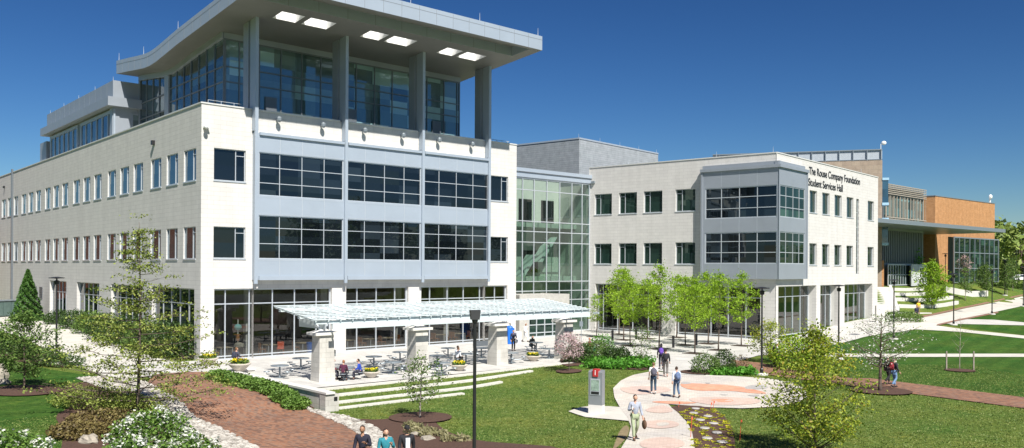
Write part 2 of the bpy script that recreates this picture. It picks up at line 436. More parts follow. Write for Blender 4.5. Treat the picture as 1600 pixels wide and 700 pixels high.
def gridwin(us, zs, y, t=.05, d=.08):
    """mullion frame over the opening; us, zs incl. outer edges"""
    mb = MB()
    for i, u in enumerate(us):
        a, b = (u, u+t*1.4) if i == 0 else ((u-t*1.4, u) if i == len(us)-1 else (u-t/2, u+t/2))
        mb.box(a, b, y-d, y, zs[0], zs[-1])
    for i, z in enumerate(zs):
        a, b = (z, z+t*1.4) if i == 0 else ((z-t*1.4, z) if i == len(zs)-1 else (z-t/2, z+t/2))
        e0 = us[0]+t*1.4; e1 = us[-1]-t*1.4
        mb.box(e0, e1, y-d+.004, y-.002, a, b)
    return mb
def curtain(name, us, zs, fr, parent, pane, y=.3, t=.06, d=.1, frame=None, glassname='pane'):
    f = build(name, gridwin(us, zs, y, t, d), frame or M['alum'], parent, fr.m)
    p = MB()
    if pane.name.startswith('clear'): p.quad((us[0]+.01, y-d*.5, zs[0]+.01), (us[-1]-.01, y-d*.5, zs[0]+.01), (us[-1]-.01, y-d*.5, zs[-1]-.01), (us[0]+.01, y-d*.5, zs[-1]-.01))
    else: p.box(us[0]+.01, us[-1]-.01, y-d*.5, y-d*.5+.02, zs[0]+.01, zs[-1]-.01)
    g = build(glassname, p, pane, f, fr.m)
    return f
# punched window prototype: local frame x right, z up, y inwards
_pw = {}
def punched(fr, u0, z0, w, h, parent, pane, flip=False, rec=.22):
    key = (round(w, 2), round(h, 2), pane.name, flip)
    if key not in _pw:
        t = .06; f = MB(); s = w*.30
        x0 = s if flip else w-s
        for a, b in ((0, t), (w-t, w), (x0-t/2, x0+t/2)): f.box(a, b, rec-.06, rec+.03, 0, h)
        f.box(t, w-t, rec-.058, rec+.028, 0, t); f.box(t, w-t, rec-.058, rec+.028, h-t, h)
        a, b = (t, x0-t/2) if flip else (x0+t/2, w-t)
        f.box(a, b, rec-.057, rec+.027, h*.8, h*.8+.05)
        f.box(-.04, w+.04, -.05, rec-.061, -.09, -.003)
        p = MB(); p.box(.02, w-.02, rec, rec+.02, .02, h-.02)
        c = MB(); a, b = (t+.06, x0-t/2-.12) if flip else (x0+t/2+.1, w-t-.14)
        _pw[key] = (f.mesh('window'), p.mesh('pane')); _pw[key][0].materials.append(M['alum']); _pw[key][1].materials.append(pane)
    fm, pm = _pw[key]
    o = build('window', fm, None, parent, fr.m @ Matrix.Translation((u0, 0, z0)))
    g = bpy.data.objects.new('pane', pm); col.objects.link(g); g.parent = o
    return o

# ================================================================== LEFT HALL
LH = empty('campus_hall', (FO.x, FO.y, 0), 0, 'large pale stone hall with a flaring grey canopy roof over a glass penthouse', 'building')
P1 = 18.9
# --- front wall (stone left and right piers, band above bay, ground floor openings)
gops = [(1.02, 10.85, .0, 5.34), (12.16, 18.38, .0, 5.34), (19.75, 29.9, .0, 5.34)]
holes = [(.95, 3.42, 13.37, 15.75), (.95, 3.42, 7.6, 9.96), (27.5, 29.93, 13.37, 15.75), (27.5, 29.93, 7.6, 9.96)]+gops
wf = MB()
wf = wallmesh(0, 4.1, -1.5, P1, [holes[0], holes[1]]+[(1.02, 4.1, 0, 5.34)], .45, 0, wf)
wf = wallmesh(4.1, 27.1, -1.5, 6.6, [(4.1, 10.85, 0, 5.34), gops[1], (19.75, 27.1, 0, 5.34)], .45, 0, wf)
wf = wallmesh(27.1, 31, -1.5, P1, [holes[2], holes[3], (27.1, 29.9, 0, 5.34)], .45, 0, wf)
wf = wallmesh(4.1, 27.1, 16.9, P1, [], .45, 0, wf)
# remove inner reveals at split lines happens naturally (they sit inside glazing head)
build('wall', wf, M['stone'], LH, FF.m)
# --- side wall
sh = []
for z0, z1 in ((13.37, 15.75), (7.55, 9.95)):
    for g in range(6):
        for k in range(3):
            v = 1.0+11.83*g+3.7*k; sh.append((-(v+2.45), -v, z0, z1))
sg = [(-10.5, -1.2, 0, 5.34), (-21.5, -13.0, 0, 5.34), (-33, -25.2, 0, 5.34), (-44, -37, 0, 5.34)]
build('wall', wallmesh(-78, 0, -1.5, P1, sh+sg, .45), M['stone'], LH, FS.m)
for h in sh: punched(FS, h[0], h[2], h[1]-h[0], h[3]-h[2], LH, M['glass_side'], False, .13)
for i, h in enumerate(sg):
    n = 5; us = [h[0]+(h[1]-h[0])*k/n for k in range(n+1)]
    curtain('glazing', us, [0, 4.15, 5.34], FS, LH, M['glass'], .4, .07, .12)
for h in holes[:4]: punched(FF, h[0], h[2], h[1]-h[0], h[3]-h[2], LH, M['glass'], False, .2)
gu = [[1.02, 1.98, 3.87, 5.77, 7.65, 9.57, 10.85], [12.16, 13.36, 15.25, 17.14, 18.38], [19.75, 20.87, 22.83, 24.7, 26.66, 28.51, 29.9]]
for us in gu: curtain('glazing', us, [.02, .3, 4.2, 5.34], FF, LH, M['clear'], .4, .08, .14)
# louvres and door on side wall ground floor
lv = MB()
for v in (47.3, 50.0):
    for k in range(7): lv.box(-v-1.4, -v, -.05, -.003, 3.2+.2*k, 3.2+.2*k+.13)
build('louvre', lv, M['alum_dark'], LH, FS.m)
dp = MB(); dp.box(-39.0+6, -38+6, -.06, -.003, .5, 3.0)
pp = MB(); pp.box(-63.2, -62.9, -.22, -.003, 0, 19.3); build('downpipe', pp, M['alum_dark'], LH, FS.m)
# coping
cp = MB(); cp.box(.12, 3.95, -.06, .45, P1, P1+.1); cp.box(4.25, 11.5, -.06, .45, P1, P1+.1); cp.box(11.95, 19.3, -.06, .45, P1, P1+.1); cp.box(19.7, 26.9, -.06, .45, P1, P1+.1); cp.box(27.3, 31, -.06, .45, P1, P1+.1)
build('coping', cp, M['coping'], LH, FF.m)
cp = MB(); cp.box(-78, .06, -.06, .45, P1+.003, P1+.103); build('coping', cp, M['coping'], LH, FS.m)
# roof deck + hidden walls
def up(u, v, z):
    p = FO+E1*u+E2*v; return Vector((p.x, p.y, z))
rf = MB()
for z in (18.0, 12.0, 6.2):
    rf.hexa([up(.4, .5, z), up(30.6, .5, z), up(30.6, 77.5, z), up(.4, 77.5, z), up(.4, .5, z+.3), up(30.6, .5, z+.3), up(30.6, 77.5, z+.3), up(.4, 77.5, z+.3)])
build('roof', rf, M['conc'], LH)
bw = MB(); bw.quad(up(31, 0, -1), up(31, 78, -1), up(31, 78, P1), up(31, 0, P1)); bw.quad(up(31, 78, -1), up(0, 78, -1), up(0, 78, P1), up(31, 78, P1))
bw.quad(up(30.6, .4, 18.2), up(30.6, 77, 18.2), up(30.6, 77, P1), up(30.6, .4, P1))
bw.quad(up(30.6, .4, P1), up(31, .4, P1), up(31, 78, P1), up(30.6, 78, P1)); bw.quad(up(.0, .4, 18.2), up(31, .4, 18.2), up(31, .4, P1), up(.0, .4, P1))
build('wall', bw, M['stone_plain'], LH)
# interior cafeteria
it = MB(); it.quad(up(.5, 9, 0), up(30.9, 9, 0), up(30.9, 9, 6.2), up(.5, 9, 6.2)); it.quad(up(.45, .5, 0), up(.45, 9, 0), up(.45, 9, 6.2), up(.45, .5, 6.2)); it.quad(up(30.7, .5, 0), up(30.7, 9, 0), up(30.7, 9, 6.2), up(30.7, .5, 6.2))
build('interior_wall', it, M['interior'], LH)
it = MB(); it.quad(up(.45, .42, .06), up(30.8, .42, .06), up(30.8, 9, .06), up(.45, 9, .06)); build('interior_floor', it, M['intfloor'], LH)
it = MB()
for u in (4.8, 11.6, 19.1, 24.5): it.lathe([(.28, 0), (.28, 6.1)], 14, (u, 2.6, .07))
build('interior_column', it, M['stone_plain'], LH, FF.m)
# --- bay of metal panels
bz0, bz1 = 6.0, 17.15; Y = -.45
secs = [(4.28, 11.6, [4.28, 6.0, 7.9, 9.86, 11.6]), (11.98, 19.35, [11.98, 13.65, 15.6, 17.6, 19.35]), (19.68, 27.05, [19.68, 21.36, 23.32, 25.26, 27.05])]
rows = [[12.41, 13.39, 14.58, 15.70], [7.59, 8.76, 9.96, 10.91]]
bh = [(s[0], s[1], r[0], r[-1]) for s in secs for r in rows]
bm = wallmesh(3.95, 27.3, bz0, bz1, bh, .3, Y)
for u in (3.95, 27.3): bm.quad((u, Y, bz0), (u, 0, bz0), (u, 0, bz1), (u, Y, bz1))
bm.quad((3.95, Y, bz0), (27.3, Y, bz0), (27.3, 0, bz0), (3.95, 0, bz0)); bm.quad((3.95, Y, bz1), (27.3, Y, bz1), (27.3, 0, bz1), (3.95, 0, bz1))
build('bay_panel', bm, M['metal'], LH, FF.m)
jt = MB()
for s in secs:
    for u in s[2][1:-1]:
        for z0, z1 in ((6.3, 7.59), (10.91, 12.41), (15.7, 17.0)): jt.box(u-.02, u+.02, Y-.008, Y-.002, z0, z1)
    for z in (7.5, 11.0, 12.32, 15.79): jt.box(s[0]-.05, s[1]+.05, Y-.008, Y-.002, z-.015, z+.015)
build('panel_joint', jt, M['alum'], LH, FF.m)
lg = MB()
for s in secs:
    lg.box(s[0], s[1], Y-.16, Y-.01, 16.98, 17.2); lg.box(s[0], s[1], Y-.12, Y-.01, 5.97, 6.28)
build('ledge', lg, M['metal'], LH, FF.m)
for s in secs:
    for r in rows: curtain('window', s[2], r, FF, LH, M['glass'], Y+.16, .055, .08)
# --- columns with fins
for u in (4.0, 11.78, 19.5, 27.1):
    c = MB(); top = 25.86
    c.box(u-.14, u+.14, .62, 1.5, 18.3, top); c.box(u-.04, u+.04, .3, .615, 18.3, top)
    k = build('column', c, M['metal2'], LH, FF.m)
    f = MB(); f.box(u-.13, u+.13, Y-.16, .295, P1+.11, top+.1); f.box(u-.13, u+.13, Y-.16, -.07, 17.3, P1+.107); f.box(u-.13, u+.13, Y-.16, Y-.012, 5.7, 17.297)
    build('fin', f, M['metal'], k, FF.m)
# floodlights
for u in (5.9, 9.73, 13.62, 17.47, 21.33, 25.15):
    q = MB(); q.box(u-.06, u+.06, -.35, -.003, 18.3, 18.42); q.lathe([(.10, 0), (.19, .12), (.2, .3), (.12, .42)], 10, (u, -.45, 18.15))
    build('floodlight', q, M['steel'], LH, FF.m)
q = MB(); q.box(.1, .5, -.35, -.003, 17.1, 17.2); q.ell((.15, -.5, 17.15), (.17, .17, .17)); build('camera_dome', q, M['white'], LH, FF.m)
q = MB(); q.box(-10.2, -9.9, -.25, -.003, 16.9, 17.25); q.box(-68.2, -68, -.25, -.003, 17.2, 17.5); build('wall_light', q, M['black'], LH, FS.m)
# terrace railing
rl = MB()
for k in range(14): rl.box(.7+.25*k*1.0, .73+.25*k, .55, .58, P1, P1+.42) if k % 4 == 0 else None
rl.tube([(.7, .57, P1+.42), (3.3, .57, P1+.42)], .02, 5); rl.tube([(27.4, .57, P1+.35), (30.5, .57, P1+.35)], .025, 5)
for k in range(5): rl.box(27.5+.7*k, 27.54+.7*k, .55, .59, P1, P1+.35)
build('railing', rl, M['alum'], LH, FF.m)
# --- glass penthouse
gb = []
def prof(v):
    P = [(-6.75, 26.31), (0, 25.8), (5.7, 25.36), (9, 25.1), (12, 24.78), (14, 24.58), (15.5, 24.52), (17, 24.58), (19, 24.78), (21, 25.0), (24.9, 25.4)]
    for (a, za), (b, zb) in zip(P, P[1:]):
        if v <= b: return za+(zb-za)*(v-a)/(b-a)
    return 25.4
us = [3.36, 4.6, 6.3, 8.2, 10.1, 11.9, 13.6, 15.4, 17.3, 19.2, 21.2, 23.1, 25.1, 26.7, 27.05]
PF = FR(FO+E2*4, E1)
curtain('penthouse_glazing', us, [18.3, 19.6, 21.65, 22.85, 25.05], PF, LH, M['glass_shade'], .1, .09, .14, M['alum_dark'])
hd = MB(); hd.box(3.3, 27.1, -.05, .3, 25.05, 25.6); build('header', hd, M['metal2'], LH, PF.m)
# doors of penthouse
for u in (7.3, 14.9, 24.2):
    q = MB(); q.box(u-.5, u+.5, -.09, -.045, 18.95, 20.9); build('door', q, M['alum_dark'], LH, PF.m)
PS = FR(FO+E1*3.36, -E2)
vs = [-16, -14.3, -12.6, -10.9, -9.2, -7.5, -5.8, -4.0]
def slopeglass(vs, zs, fr, mat):
    f = MB(); t = .09
    for i, v in enumerate(vs):
        f.box(v-t/2, v+t/2, -.1, .04, zs[0], prof(-v)+.35)
    for z in zs: f.box(vs[0]+.05, vs[-1]-.05, -.096, .036, z-t/2, z+t/2)
    fo = build('penthouse_glazing', f, M['alum_dark'], LH, fr.m)
    g = MB()
    for a, b in zip(vs, vs[1:]):
        g.quad((a+.045, -.02, zs[0]), (b-.045, -.02, zs[0]), (b-.045, -.02, prof(-b)+.3), (a+.045, -.02, prof(-a)+.3))
    build('pane', g, mat, fo, fr.m)
slopeglass(vs, [18.4, 21.65, 22.85], PS, M['glass_pent'])
slopeglass([-24, -22.2, -20.4, -18.7, -17.0], [18.4, 21.1, 22.6], PS, M['glass_pent'])
q = MB(); q.box(-17, -16, -.2, .3, 18.2, 24.9); q.box(-24.3, -24, -.15, .2, 18.2, 25.4)
build('pilaster', q, M['metal2'], LH, PS.m)
PR = FR(FO+E1*27.05, E2)
q = MB(); q.box(4, 24, -.02, .02, 18.3, 24.9); build('penthouse_glazing', q, M['glass_pent'], LH, PR.m)
# beam under the soffit along left glazing
q = MB()
vv = [4, 5.7, 9, 12, 14, 15.5, 17, 19, 21, 24]
for a, b in zip(vv, vv[1:]):
    q.hexa([up(3.1, a, prof(a)-.45), up(3.5, a, prof(a)-.45), up(3.5, b, prof(b)-.45), up(3.1, b, prof(b)-.45), up(3.1, a, prof(a)+.1), up(3.5, a, prof(a)+.1), up(3.5, b, prof(b)+.1), up(3.1, b, prof(b)+.1)])
build('header', q, M['metal2'], LH)
# --- canopy
UL, UR = 1.35, 28.0
sky_u = [(5.0, 6.9), (7.4, 9.6), (12.7, 14.5), (15.0, 17.3), (20.5, 22.2), (22.7, 24.9)]
vsN = [-6.75, -6.35, -4.0, -2.7, -1.05, 0, 5.7, 9, 12, 14, 15.5, 17, 19, 21, 24.9]
usN = sorted(set([UL, UL+.4, UR-1.2, UR]+[a for s in sky_u for a in s]))
soff = MB(); topm = MB(); shaft = MB()
def ttop(v): return prof(v)+1.24
for a, b in zip(vsN, vsN[1:]):
    for c, d in zip(usN, usN[1:]):
        mu = (c+d)/2; mv = (a+b)/2
        hole = (-2.7 < mv < -1.05) and any(s[0] < mu < s[1] for s in sky_u)
        if not hole:
            topm.quad(up(c, a, ttop(a)), up(d, a, ttop(a)), up(d, b, ttop(b)), up(c, b, ttop(b)))
            if -6.35 < mv < -4.0 and UL+.4 < mu < UR-1.2:
                zz = .8
                soff.quad(up(c, b, prof(b)+zz), up(d, b, prof(b)+zz), up(d, a, prof(a)+zz), up(c, a, prof(a)+zz))
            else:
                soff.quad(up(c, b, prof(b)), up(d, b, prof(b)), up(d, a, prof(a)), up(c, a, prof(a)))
        else:
            for (p, q_) in (((c, a), (d, a)), ((d, a), (d, b)), ((d, b), (c, b)), ((c, b), (c, a))):
                shaft.quad(up(*p, prof(p[1])), up(*q_, prof(q_[1])), up(*q_, ttop(q_[1])), up(*p, ttop(p[1])))
fas = MB(); inner = MB()
for a, b in zip(vsN, vsN[1:]):
    for u in (UL, UR): fas.quad(up(u, a, prof(a)), up(u, b, prof(b)), up(u, b, ttop(b)), up(u, a, ttop(a)))
for v in (-6.75, 24.9): fas.quad(up(UL, v, prof(v)), up(UR, v, prof(v)), up(UR, v, ttop(v)), up(UL, v, ttop(v)))
v0, v1 = -6.35, -4.0
inner.quad(up(UL+.4, v1, prof(v1)), up(UR-1.2, v1, prof(v1)), up(UR-1.2, v1, prof(v1)+.8), up(UL+.4, v1, prof(v1)+.8))
inner.quad(up(UL+.4, v0, prof(v0)), up(UR-1.2, v0, prof(v0)), up(UR-1.2, v0, prof(v0)+.8), up(UL+.4, v0, prof(v0)+.8))
for u in (UL+.4, UR-1.2): inner.quad(up(u, v0, prof(v0)), up(u, v1, prof(v1)), up(u, v1, prof(v1)+.8), up(u, v0, prof(v0)+.8))
cano = build('canopy', topm, M['metal2'], LH)
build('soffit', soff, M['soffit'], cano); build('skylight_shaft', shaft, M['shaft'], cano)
build('fascia', fas, M['metal'], cano); build('beam', inner, M['metal'], cano)
jt = MB()
for k in range(1, 16):   # vertical seams front
    u = UL+(UR-UL)*k/16; jt.hexa([up(u-.015, -6.757, 26.33), up(u+.015, -6.757, 26.33), up(u+.015, -6.75, 26.33), up(u-.015, -6.75, 26.33), up(u-.015, -6.757, 27.5), up(u+.015, -6.757, 27.5), up(u+.015, -6.75, 27.5), up(u-.015, -6.75, 27.5)])
jt.hexa([up(UL, -6.76, 27.2), up(UR, -6.76, 27.2), up(UR, -6.75, 27.2), up(UL, -6.75, 27.2), up(UL, -6.76, 27.235), up(UR, -6.76, 27.235), up(UR, -6.75, 27.235), up(UL, -6.75, 27.235)])
for k in range(1, 18):
    v = -6.75+31.6*k/18; z = prof(v); jt.hexa([up(UL-.008, v-.02, z+.02), up(UL, v-.02, z+.02), up(UL, v+.02, z+.02), up(UL-.008, v+.02, z+.02), up(UL-.008, v-.02, z+1.2), up(UL, v-.02, z+1.2), up(UL, v+.02, z+1.2), up(UL-.008, v+.02, z+1.2)])
for a, b in zip(vsN, vsN[1:]):
    za, zb = prof(a)+.87, prof(b)+.87; jt.hexa([up(UL-.009, a, za), up(UL, a, za), up(UL, b, zb), up(UL-.009, b, zb), up(UL-.009, a, za+.03), up(UL, a, za+.03), up(UL, b, zb+.03), up(UL-.009, b, zb+.03)])
for k in range(1, 10):
    u = UL+1+25*k/10; z = prof(-4); jt.hexa([up(u-.015, -4.01, z), up(u+.015, -4.01, z), up(u+.015, -4.0, z), up(u-.015, -4.0, z), up(u-.015, -4.01, z+.8), up(u+.015, -4.01, z+.8), up(u+.015, -4.0, z+.8), up(u-.015, -4.0, z+.8)])
build('seam', jt, M['joint'], cano)
for (u, v) in ((1.5, 24.6), (1.5, 17.5), (1.5, 9), (1.5, .5), (1.5, -6.2), (14, -6.5), (21, -6.5), (27.7, -6.5), (27.8, 3)):
    q = MB(); p = up(u, v, ttop(v)); q.tube([p, p+Vector((0, 0, .75))], [.03, .012], 5); build('lightning_rod', q, M['alum'], cano)
# --- rear wing penthouse with ledge
U0 = .6; V0, V1 = 24.0, 49.6
q = MB()
def ubox(mb, u0, u1, v0, v1, z0, z1):
    mb.hexa([up(u0, v0, z0), up(u1, v0, z0), up(u1, v1, z0), up(u0, v1, z0), up(u0, v0, z1), up(u1, v0, z1), up(u1, v1, z1), up(u0, v1, z1)])
ubox(q, U0+.25, 20, V0+.2, V1-.1, 22.9, 24.6); ubox(q, U0-.35, 20, V0-.35, V1+.4, 22.1, 22.95); ubox(q, U0+.5, 20, V0+.45, V1-.4, 18.2, 22.1)
ubox(q, U0+.25, U0+.9, V0+.35, V0+1.2, 18.2, 22.1)
ubox(q, U0+.3, U0+3, V1+.4, V1+3.4, 18.2, 21.6)
build('roof_storey', q, M['metal2'], LH)
WS = FR(FO+E1*(U0+.5), -E2)
for g in range(2):
    a = -(V1-1.4)+12.6*g
    curtain('window', [a+11.4*k/6 for k in range(7)], [18.6, 21.9], WS, LH, M['glass_side'], -.02, .22, .16, M['metal'])
WFt = FR(FO+E2*(V0+.45), E1)
curtain('window', [2.6, 5.4], [18.4, 21.7], WFt, LH, M['blind'], -.02, .1, .1, M['metal2'])
jt = MB()
for k in range(1, 13):
    v = V0+.2+25.3*k/13; ubox(jt, U0+.242, U0+.25, v-.02, v+.02, 22.96, 24.6)
build('seam', jt, M['steel'], LH)
for k in range(5):
    q = MB(); p = up(U0+.5, V0+1+6*k, 24.6); q.tube([p, p+Vector((0, 0, .5))], [.03, .012], 5); build('lightning_rod', q, M['alum'], LH)

# ================================================================== GLASS LINK
AO = ATF.o
LK = empty('glass_atrium', (AO.x, AO.y, 0), 0, 'green glass atrium joining the two stone halls with entrance doors', 'building')
us = [-.5, 5.31-4.58+.0, 2.39, 4.29, 6.25, 8.15, 9.8, 11.2]
us = [-.4, .75, 2.4, 4.3, 6.25, 8.15, 9.8, 11.06]; us = [u+4.58 for u in us]
AT0 = 4.2; AT1 = 15.66
us = [4.2, 5.31, 6.97, 8.87, 10.83, 12.73, 14.38, 15.66]
zs = [.02, 3.55, 4.56, 5.58, 9.76, 10.9, 11.98, 15.29, 16.57]
curtain('curtain_wall', us, zs, ATF, LK, M['clear_green'], .0, .09, .14)
q = MB(); q.box(-.3, 15.7, -.25, .1, 16.6, 17.1); q.box(-.3, 15.7, -.4, .1, 17.16, 17.54); build('fascia', q, M['metal'], LK, ATF.m)
curtain('curtain_wall', [-.3, .9, 2.5, 4.2], zs, ATF, LK, M['clear_green'], .0, .09, .14)
q = MB()
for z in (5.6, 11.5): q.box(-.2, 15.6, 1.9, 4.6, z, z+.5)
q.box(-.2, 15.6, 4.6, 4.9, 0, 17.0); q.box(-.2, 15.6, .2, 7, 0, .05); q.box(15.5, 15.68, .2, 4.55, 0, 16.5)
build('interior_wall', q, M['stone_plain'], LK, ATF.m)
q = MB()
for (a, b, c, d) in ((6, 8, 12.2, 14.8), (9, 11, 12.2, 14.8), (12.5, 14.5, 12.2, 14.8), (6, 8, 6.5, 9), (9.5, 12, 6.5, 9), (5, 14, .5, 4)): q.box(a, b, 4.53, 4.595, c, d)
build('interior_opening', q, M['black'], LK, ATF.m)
for k in range(3):
    q = MB(); q.hexa([(7+3*k, 2.2, 5.7+2*k), (7.5+3*k, 2.2, 5.7+2*k), (7.5+3*k, 3.6, 5.7+2*k), (7+3*k, 3.6, 5.7+2*k), (9.5+3*k-.2, 2.2, 8.5+2*k), (10+3*k-.2, 2.2, 8.5+2*k), (10+3*k-.2, 3.6, 8.5+2*k), (9.5+3*k-.2, 3.6, 8.5+2*k)]) if k < 2 else None
    if k < 2: build('staircase', q, M['shaft'], LK, ATF.m)
# entrance vestibule in front (curved roof wall)
vest = MB()
VY = -4.2; VX0, VX1 = ATF.u(812, 4.2), ATF.u(890, 4.2)
for (a, b, c, d, z0, z1) in ((VX0, VX0+1.3, VY, VY+.4, 0, 4.35), (VX1-1.2, VX1, VY, VY+.4, 0, 4.35), (VX0+1.3, VX1-1.2, VY, VY+.4, 3.35, 4.35), (VX0, VX0+.35, VY+.4, -.2, 0, 4.35), (VX1-.35, VX1, VY+.4, -.2, 0, 4.35), (VX0+.35, VX1-.35, VY+.4, -.2, 4.05, 4.3)):
    vest.box(a, b, c, d, z0, z1)
VB = build('entrance_vestibule', vest, plain('vestibule_stone', (.42, .41, .38), .8), LK, ATF.m)
dx0 = VX0+1.3; dx1 = VX1-1.2
f = build('door', gridwin([dx0, (dx0*3+dx1)/4, (dx0+dx1)/2, (dx0+dx1*3)/4, dx1], [.02, .5, 1.3, 2.35, 3.35], VY+.2, .1, .12), M['alum'], VB, ATF.m)
q = MB(); q.box(dx0+.05, dx1-.05, VY+.15, VY+.17, .05, 3.3); 
g_ = build('pane', q, M['glass_green'], LK, ATF.m)

# ================================================================== RIGHT HALL
RO = R1F.o; PZ = 18.36
RH = empty('stone_hall', (R2F.o.x, R2F.o.y, 0), 0, 'pale stone hall with a grey metal corner bay and black lettering', 'building')
w1 = [(.74, 3.03), (3.96, 6.25), (7.09, 9.38), (10.95, 13.25)]
h1 = [(a, b, z0, z1) for a, b in w1 for z0, z1 in ((13.05, 15.37), (7.51, 9.8))]
g1 = [(.9, 9.38, 0, 5.3), (10.98, 20.36, 0, 5.3)]
build('wall', wallmesh(0, 21.95, -1, PZ, h1+g1, .45), M['stone'], RH, R1F.m)
for h in h1: punched(R1F, h[0], h[2], h[1]-h[0], h[3]-h[2], RH, M['glass_green'], True, .25)
curtain('glazing', [.9, 1.6, 3.5, 5.45, 7.4, 9.38], [.02, .3, 4.15, 5.3], R1F, RH, M['clear'], .7, .08, .14)
curtain('glazing', [10.98, 12.9, 14.8, 16.7, 18.6, 20.36], [.02, .3, 4.15, 5.3], R1F, RH, M['clear'], .7, .08, .14)
w2 = [(8.15, 10.17), (11.58, 13.7), (15.11, 17.3), (18.8, 20.95), (25.76, 27.95)]
h2 = [(a, b, z0, z1) for a, b in w2 for z0, z1 in ((13.0, 15.33), (7.5, 9.78))]
g2 = [(.55, 10.1, -.3, 5.35), (11.2, 16.4, -.3, 5.35), (18.3, 27.5, -.3, 5.35)]
sl = (21.9, 22.8, 6.5, 15.3)
build('wall', wallmesh(0, 29.4, -1, PZ-.0, h2+g2+[sl], .45), M['stone'], RH, R2F.m)
for h in h2: punched(R2F, h[0], h[2], h[1]-h[0], h[3]-h[2], RH, M['glass_green'], True, .25)
for us in ([.55, 2.47, 4.27, 6.07, 8.0, 10.1], [11.2, 13.06, 14.91, 16.4], [18.3, 20.0, 21.87, 23.78, 25.6, 27.5]):
    curtain('glazing', us, [.3, 4.25, 5.35], R2F, RH, M['clear_green'], 1.0, .08, .14)
rv = MB()
for (a, b, c, d) in g2: 
    for u in (a, b): rv.quad((u, .45, c), (u, 1.2, c), (u, 1.2, d), (u, .45, d))
    rv.quad((a, .45, d), (b, .45, d), (b, 1.2, d), (a, 1.2, d))
build('reveal', rv, M['stone_plain'], RH, R2F.m)
curtain('window', [21.9, 22.8], [6.5, 8.4, 10.3, 12.0, 13.7, 15.3], R2F, RH, M['glass_green'], .2, .05, .06)
def rp(a, b, z):   # a along R1 from corner backwards, b along R2
    p = R2F.o-R1F.d*a+R2F.d*b; return Vector((p.x, p.y, z))
q = MB()
for z in (17.6, 11.6, 5.6): q.hexa([rp(.4, .4, z), rp(.4, 29, z), rp(21.5, 29, z), rp(21.5, .4, z), rp(.4, .4, z+.3), rp(.4, 29, z+.3), rp(21.5, 29, z+.3), rp(21.5, .4, z+.3)])
build('roof', q, M['conc'], RH)
q = MB(); q.quad(rp(0, 29.4, -1), rp(30, 29.4, -1), rp(30, 29.4, PZ), rp(0, 29.4, PZ))
q.quad(rp(21.9, 0, 17), rp(21.9, 29.4, 17), rp(21.9, 29.4, PZ), rp(21.9, 0, PZ)); q.quad(rp(.1, 28.9, -1), rp(30, 28.9, -1), rp(30, 28.9, PZ), rp(.1, 28.9, PZ))
build('wall', q, M['stone_plain'], RH)
q = MB(); q.box(0, 21.95, -.06, .45, PZ, PZ+.1); build('coping', q, M['coping'], RH, R1F.m)
q = MB(); q.box(.1, 29.4, -.06, .45, PZ+.003, PZ+.103); build('coping', q, M['coping'], RH, R2F.m)
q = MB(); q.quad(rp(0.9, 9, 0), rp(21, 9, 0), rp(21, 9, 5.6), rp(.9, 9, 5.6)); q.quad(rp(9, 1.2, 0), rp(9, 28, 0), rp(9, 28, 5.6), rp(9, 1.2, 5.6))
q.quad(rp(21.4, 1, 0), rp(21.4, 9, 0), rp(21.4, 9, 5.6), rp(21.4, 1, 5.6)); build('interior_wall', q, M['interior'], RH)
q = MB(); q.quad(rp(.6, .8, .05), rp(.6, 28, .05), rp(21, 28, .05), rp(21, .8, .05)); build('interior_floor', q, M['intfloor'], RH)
q = MB(); q.box(.4, .8, -.25, -.003, 16.6, 16.85); build('wall_light', q, M['steel'], RH, R1F.m)
# corner bay
BY = -.5
rr = [[13.09, 14.21, 15.22, 15.98-.0], [7.55, 8.67, 9.78, 10.7]]
rr = [[12.07+.95, 14.1, 15.2, 15.2], [7.55, 8.67, 9.78, 10.7]]
rr = [[12.10, 13.09, 14.21, 15.22], [7.55, 8.67, 9.78, 10.7]]
zb0, zb1 = 6.05, 16.9
b1 = [14.6, 16.38, 18.31, 20.18, 22.15]; b2 = [-.15, 1.05, 2.85, 4.35, 5.7]
hb1 = [(14.6, 22.2, r[0], r[-1]) for r in rr]; hb2 = [(-.25, 5.75, r[0], r[-1]) for r in rr]
CE1, CE2 = 22.42, -.52
q = wallmesh(14.2, CE1, zb0, zb1, hb1, .12, BY); q.quad((14.2, BY, zb0), (14.2, 0, zb0), (14.2, 0, zb1), (14.2, BY, zb1)); q.quad((14.2, BY, zb0), (CE1, BY, zb0), (CE1-.3, 0, zb0), (14.2, 0, zb0)); q.quad((14.2, BY, zb1), (CE1, BY, zb1), (CE1-.3, 0, zb1), (14.2, 0, zb1))
build('bay_panel', q, M['metal2'], RH, R1F.m)
q = wallmesh(CE2, 6.3, zb0, zb1, hb2, .12, BY); q.quad((6.3, BY, zb0), (6.3, 0, zb0), (6.3, 0, zb1), (6.3, BY, zb1)); q.quad((CE2, BY, zb0), (6.3, BY, zb0), (6.3, 0, zb0), (CE2+.3, 0, zb0)); q.quad((CE2, BY, zb1), (6.3, BY, zb1), (6.3, 0, zb1), (CE2+.3, 0, zb1))
build('bay_panel', q, M['metal2'], RH, R2F.m)
for r in rr:
    curtain('window', [14.6, 16.38, 18.31, 20.18, 22.2], r, R1F, RH, M['glass'], BY+.14, .07, .09)
    curtain('window', [-.25, 1.2, 2.9, 4.4, 5.75], r, R2F, RH, M['glass_green'], BY+.14, .07, .09)
q = MB(); q.box(14.1, CE1+.1, BY-.18, -.01, zb1, zb1+.3); q.box(14.25, CE1+.0, BY+.1, -.01, zb1+.3, zb1+.65); q.box(14.15, 14.35, BY-.08, BY-.01, zb0, zb1); build('ledge', q, M['metal2'], RH, R1F.m)
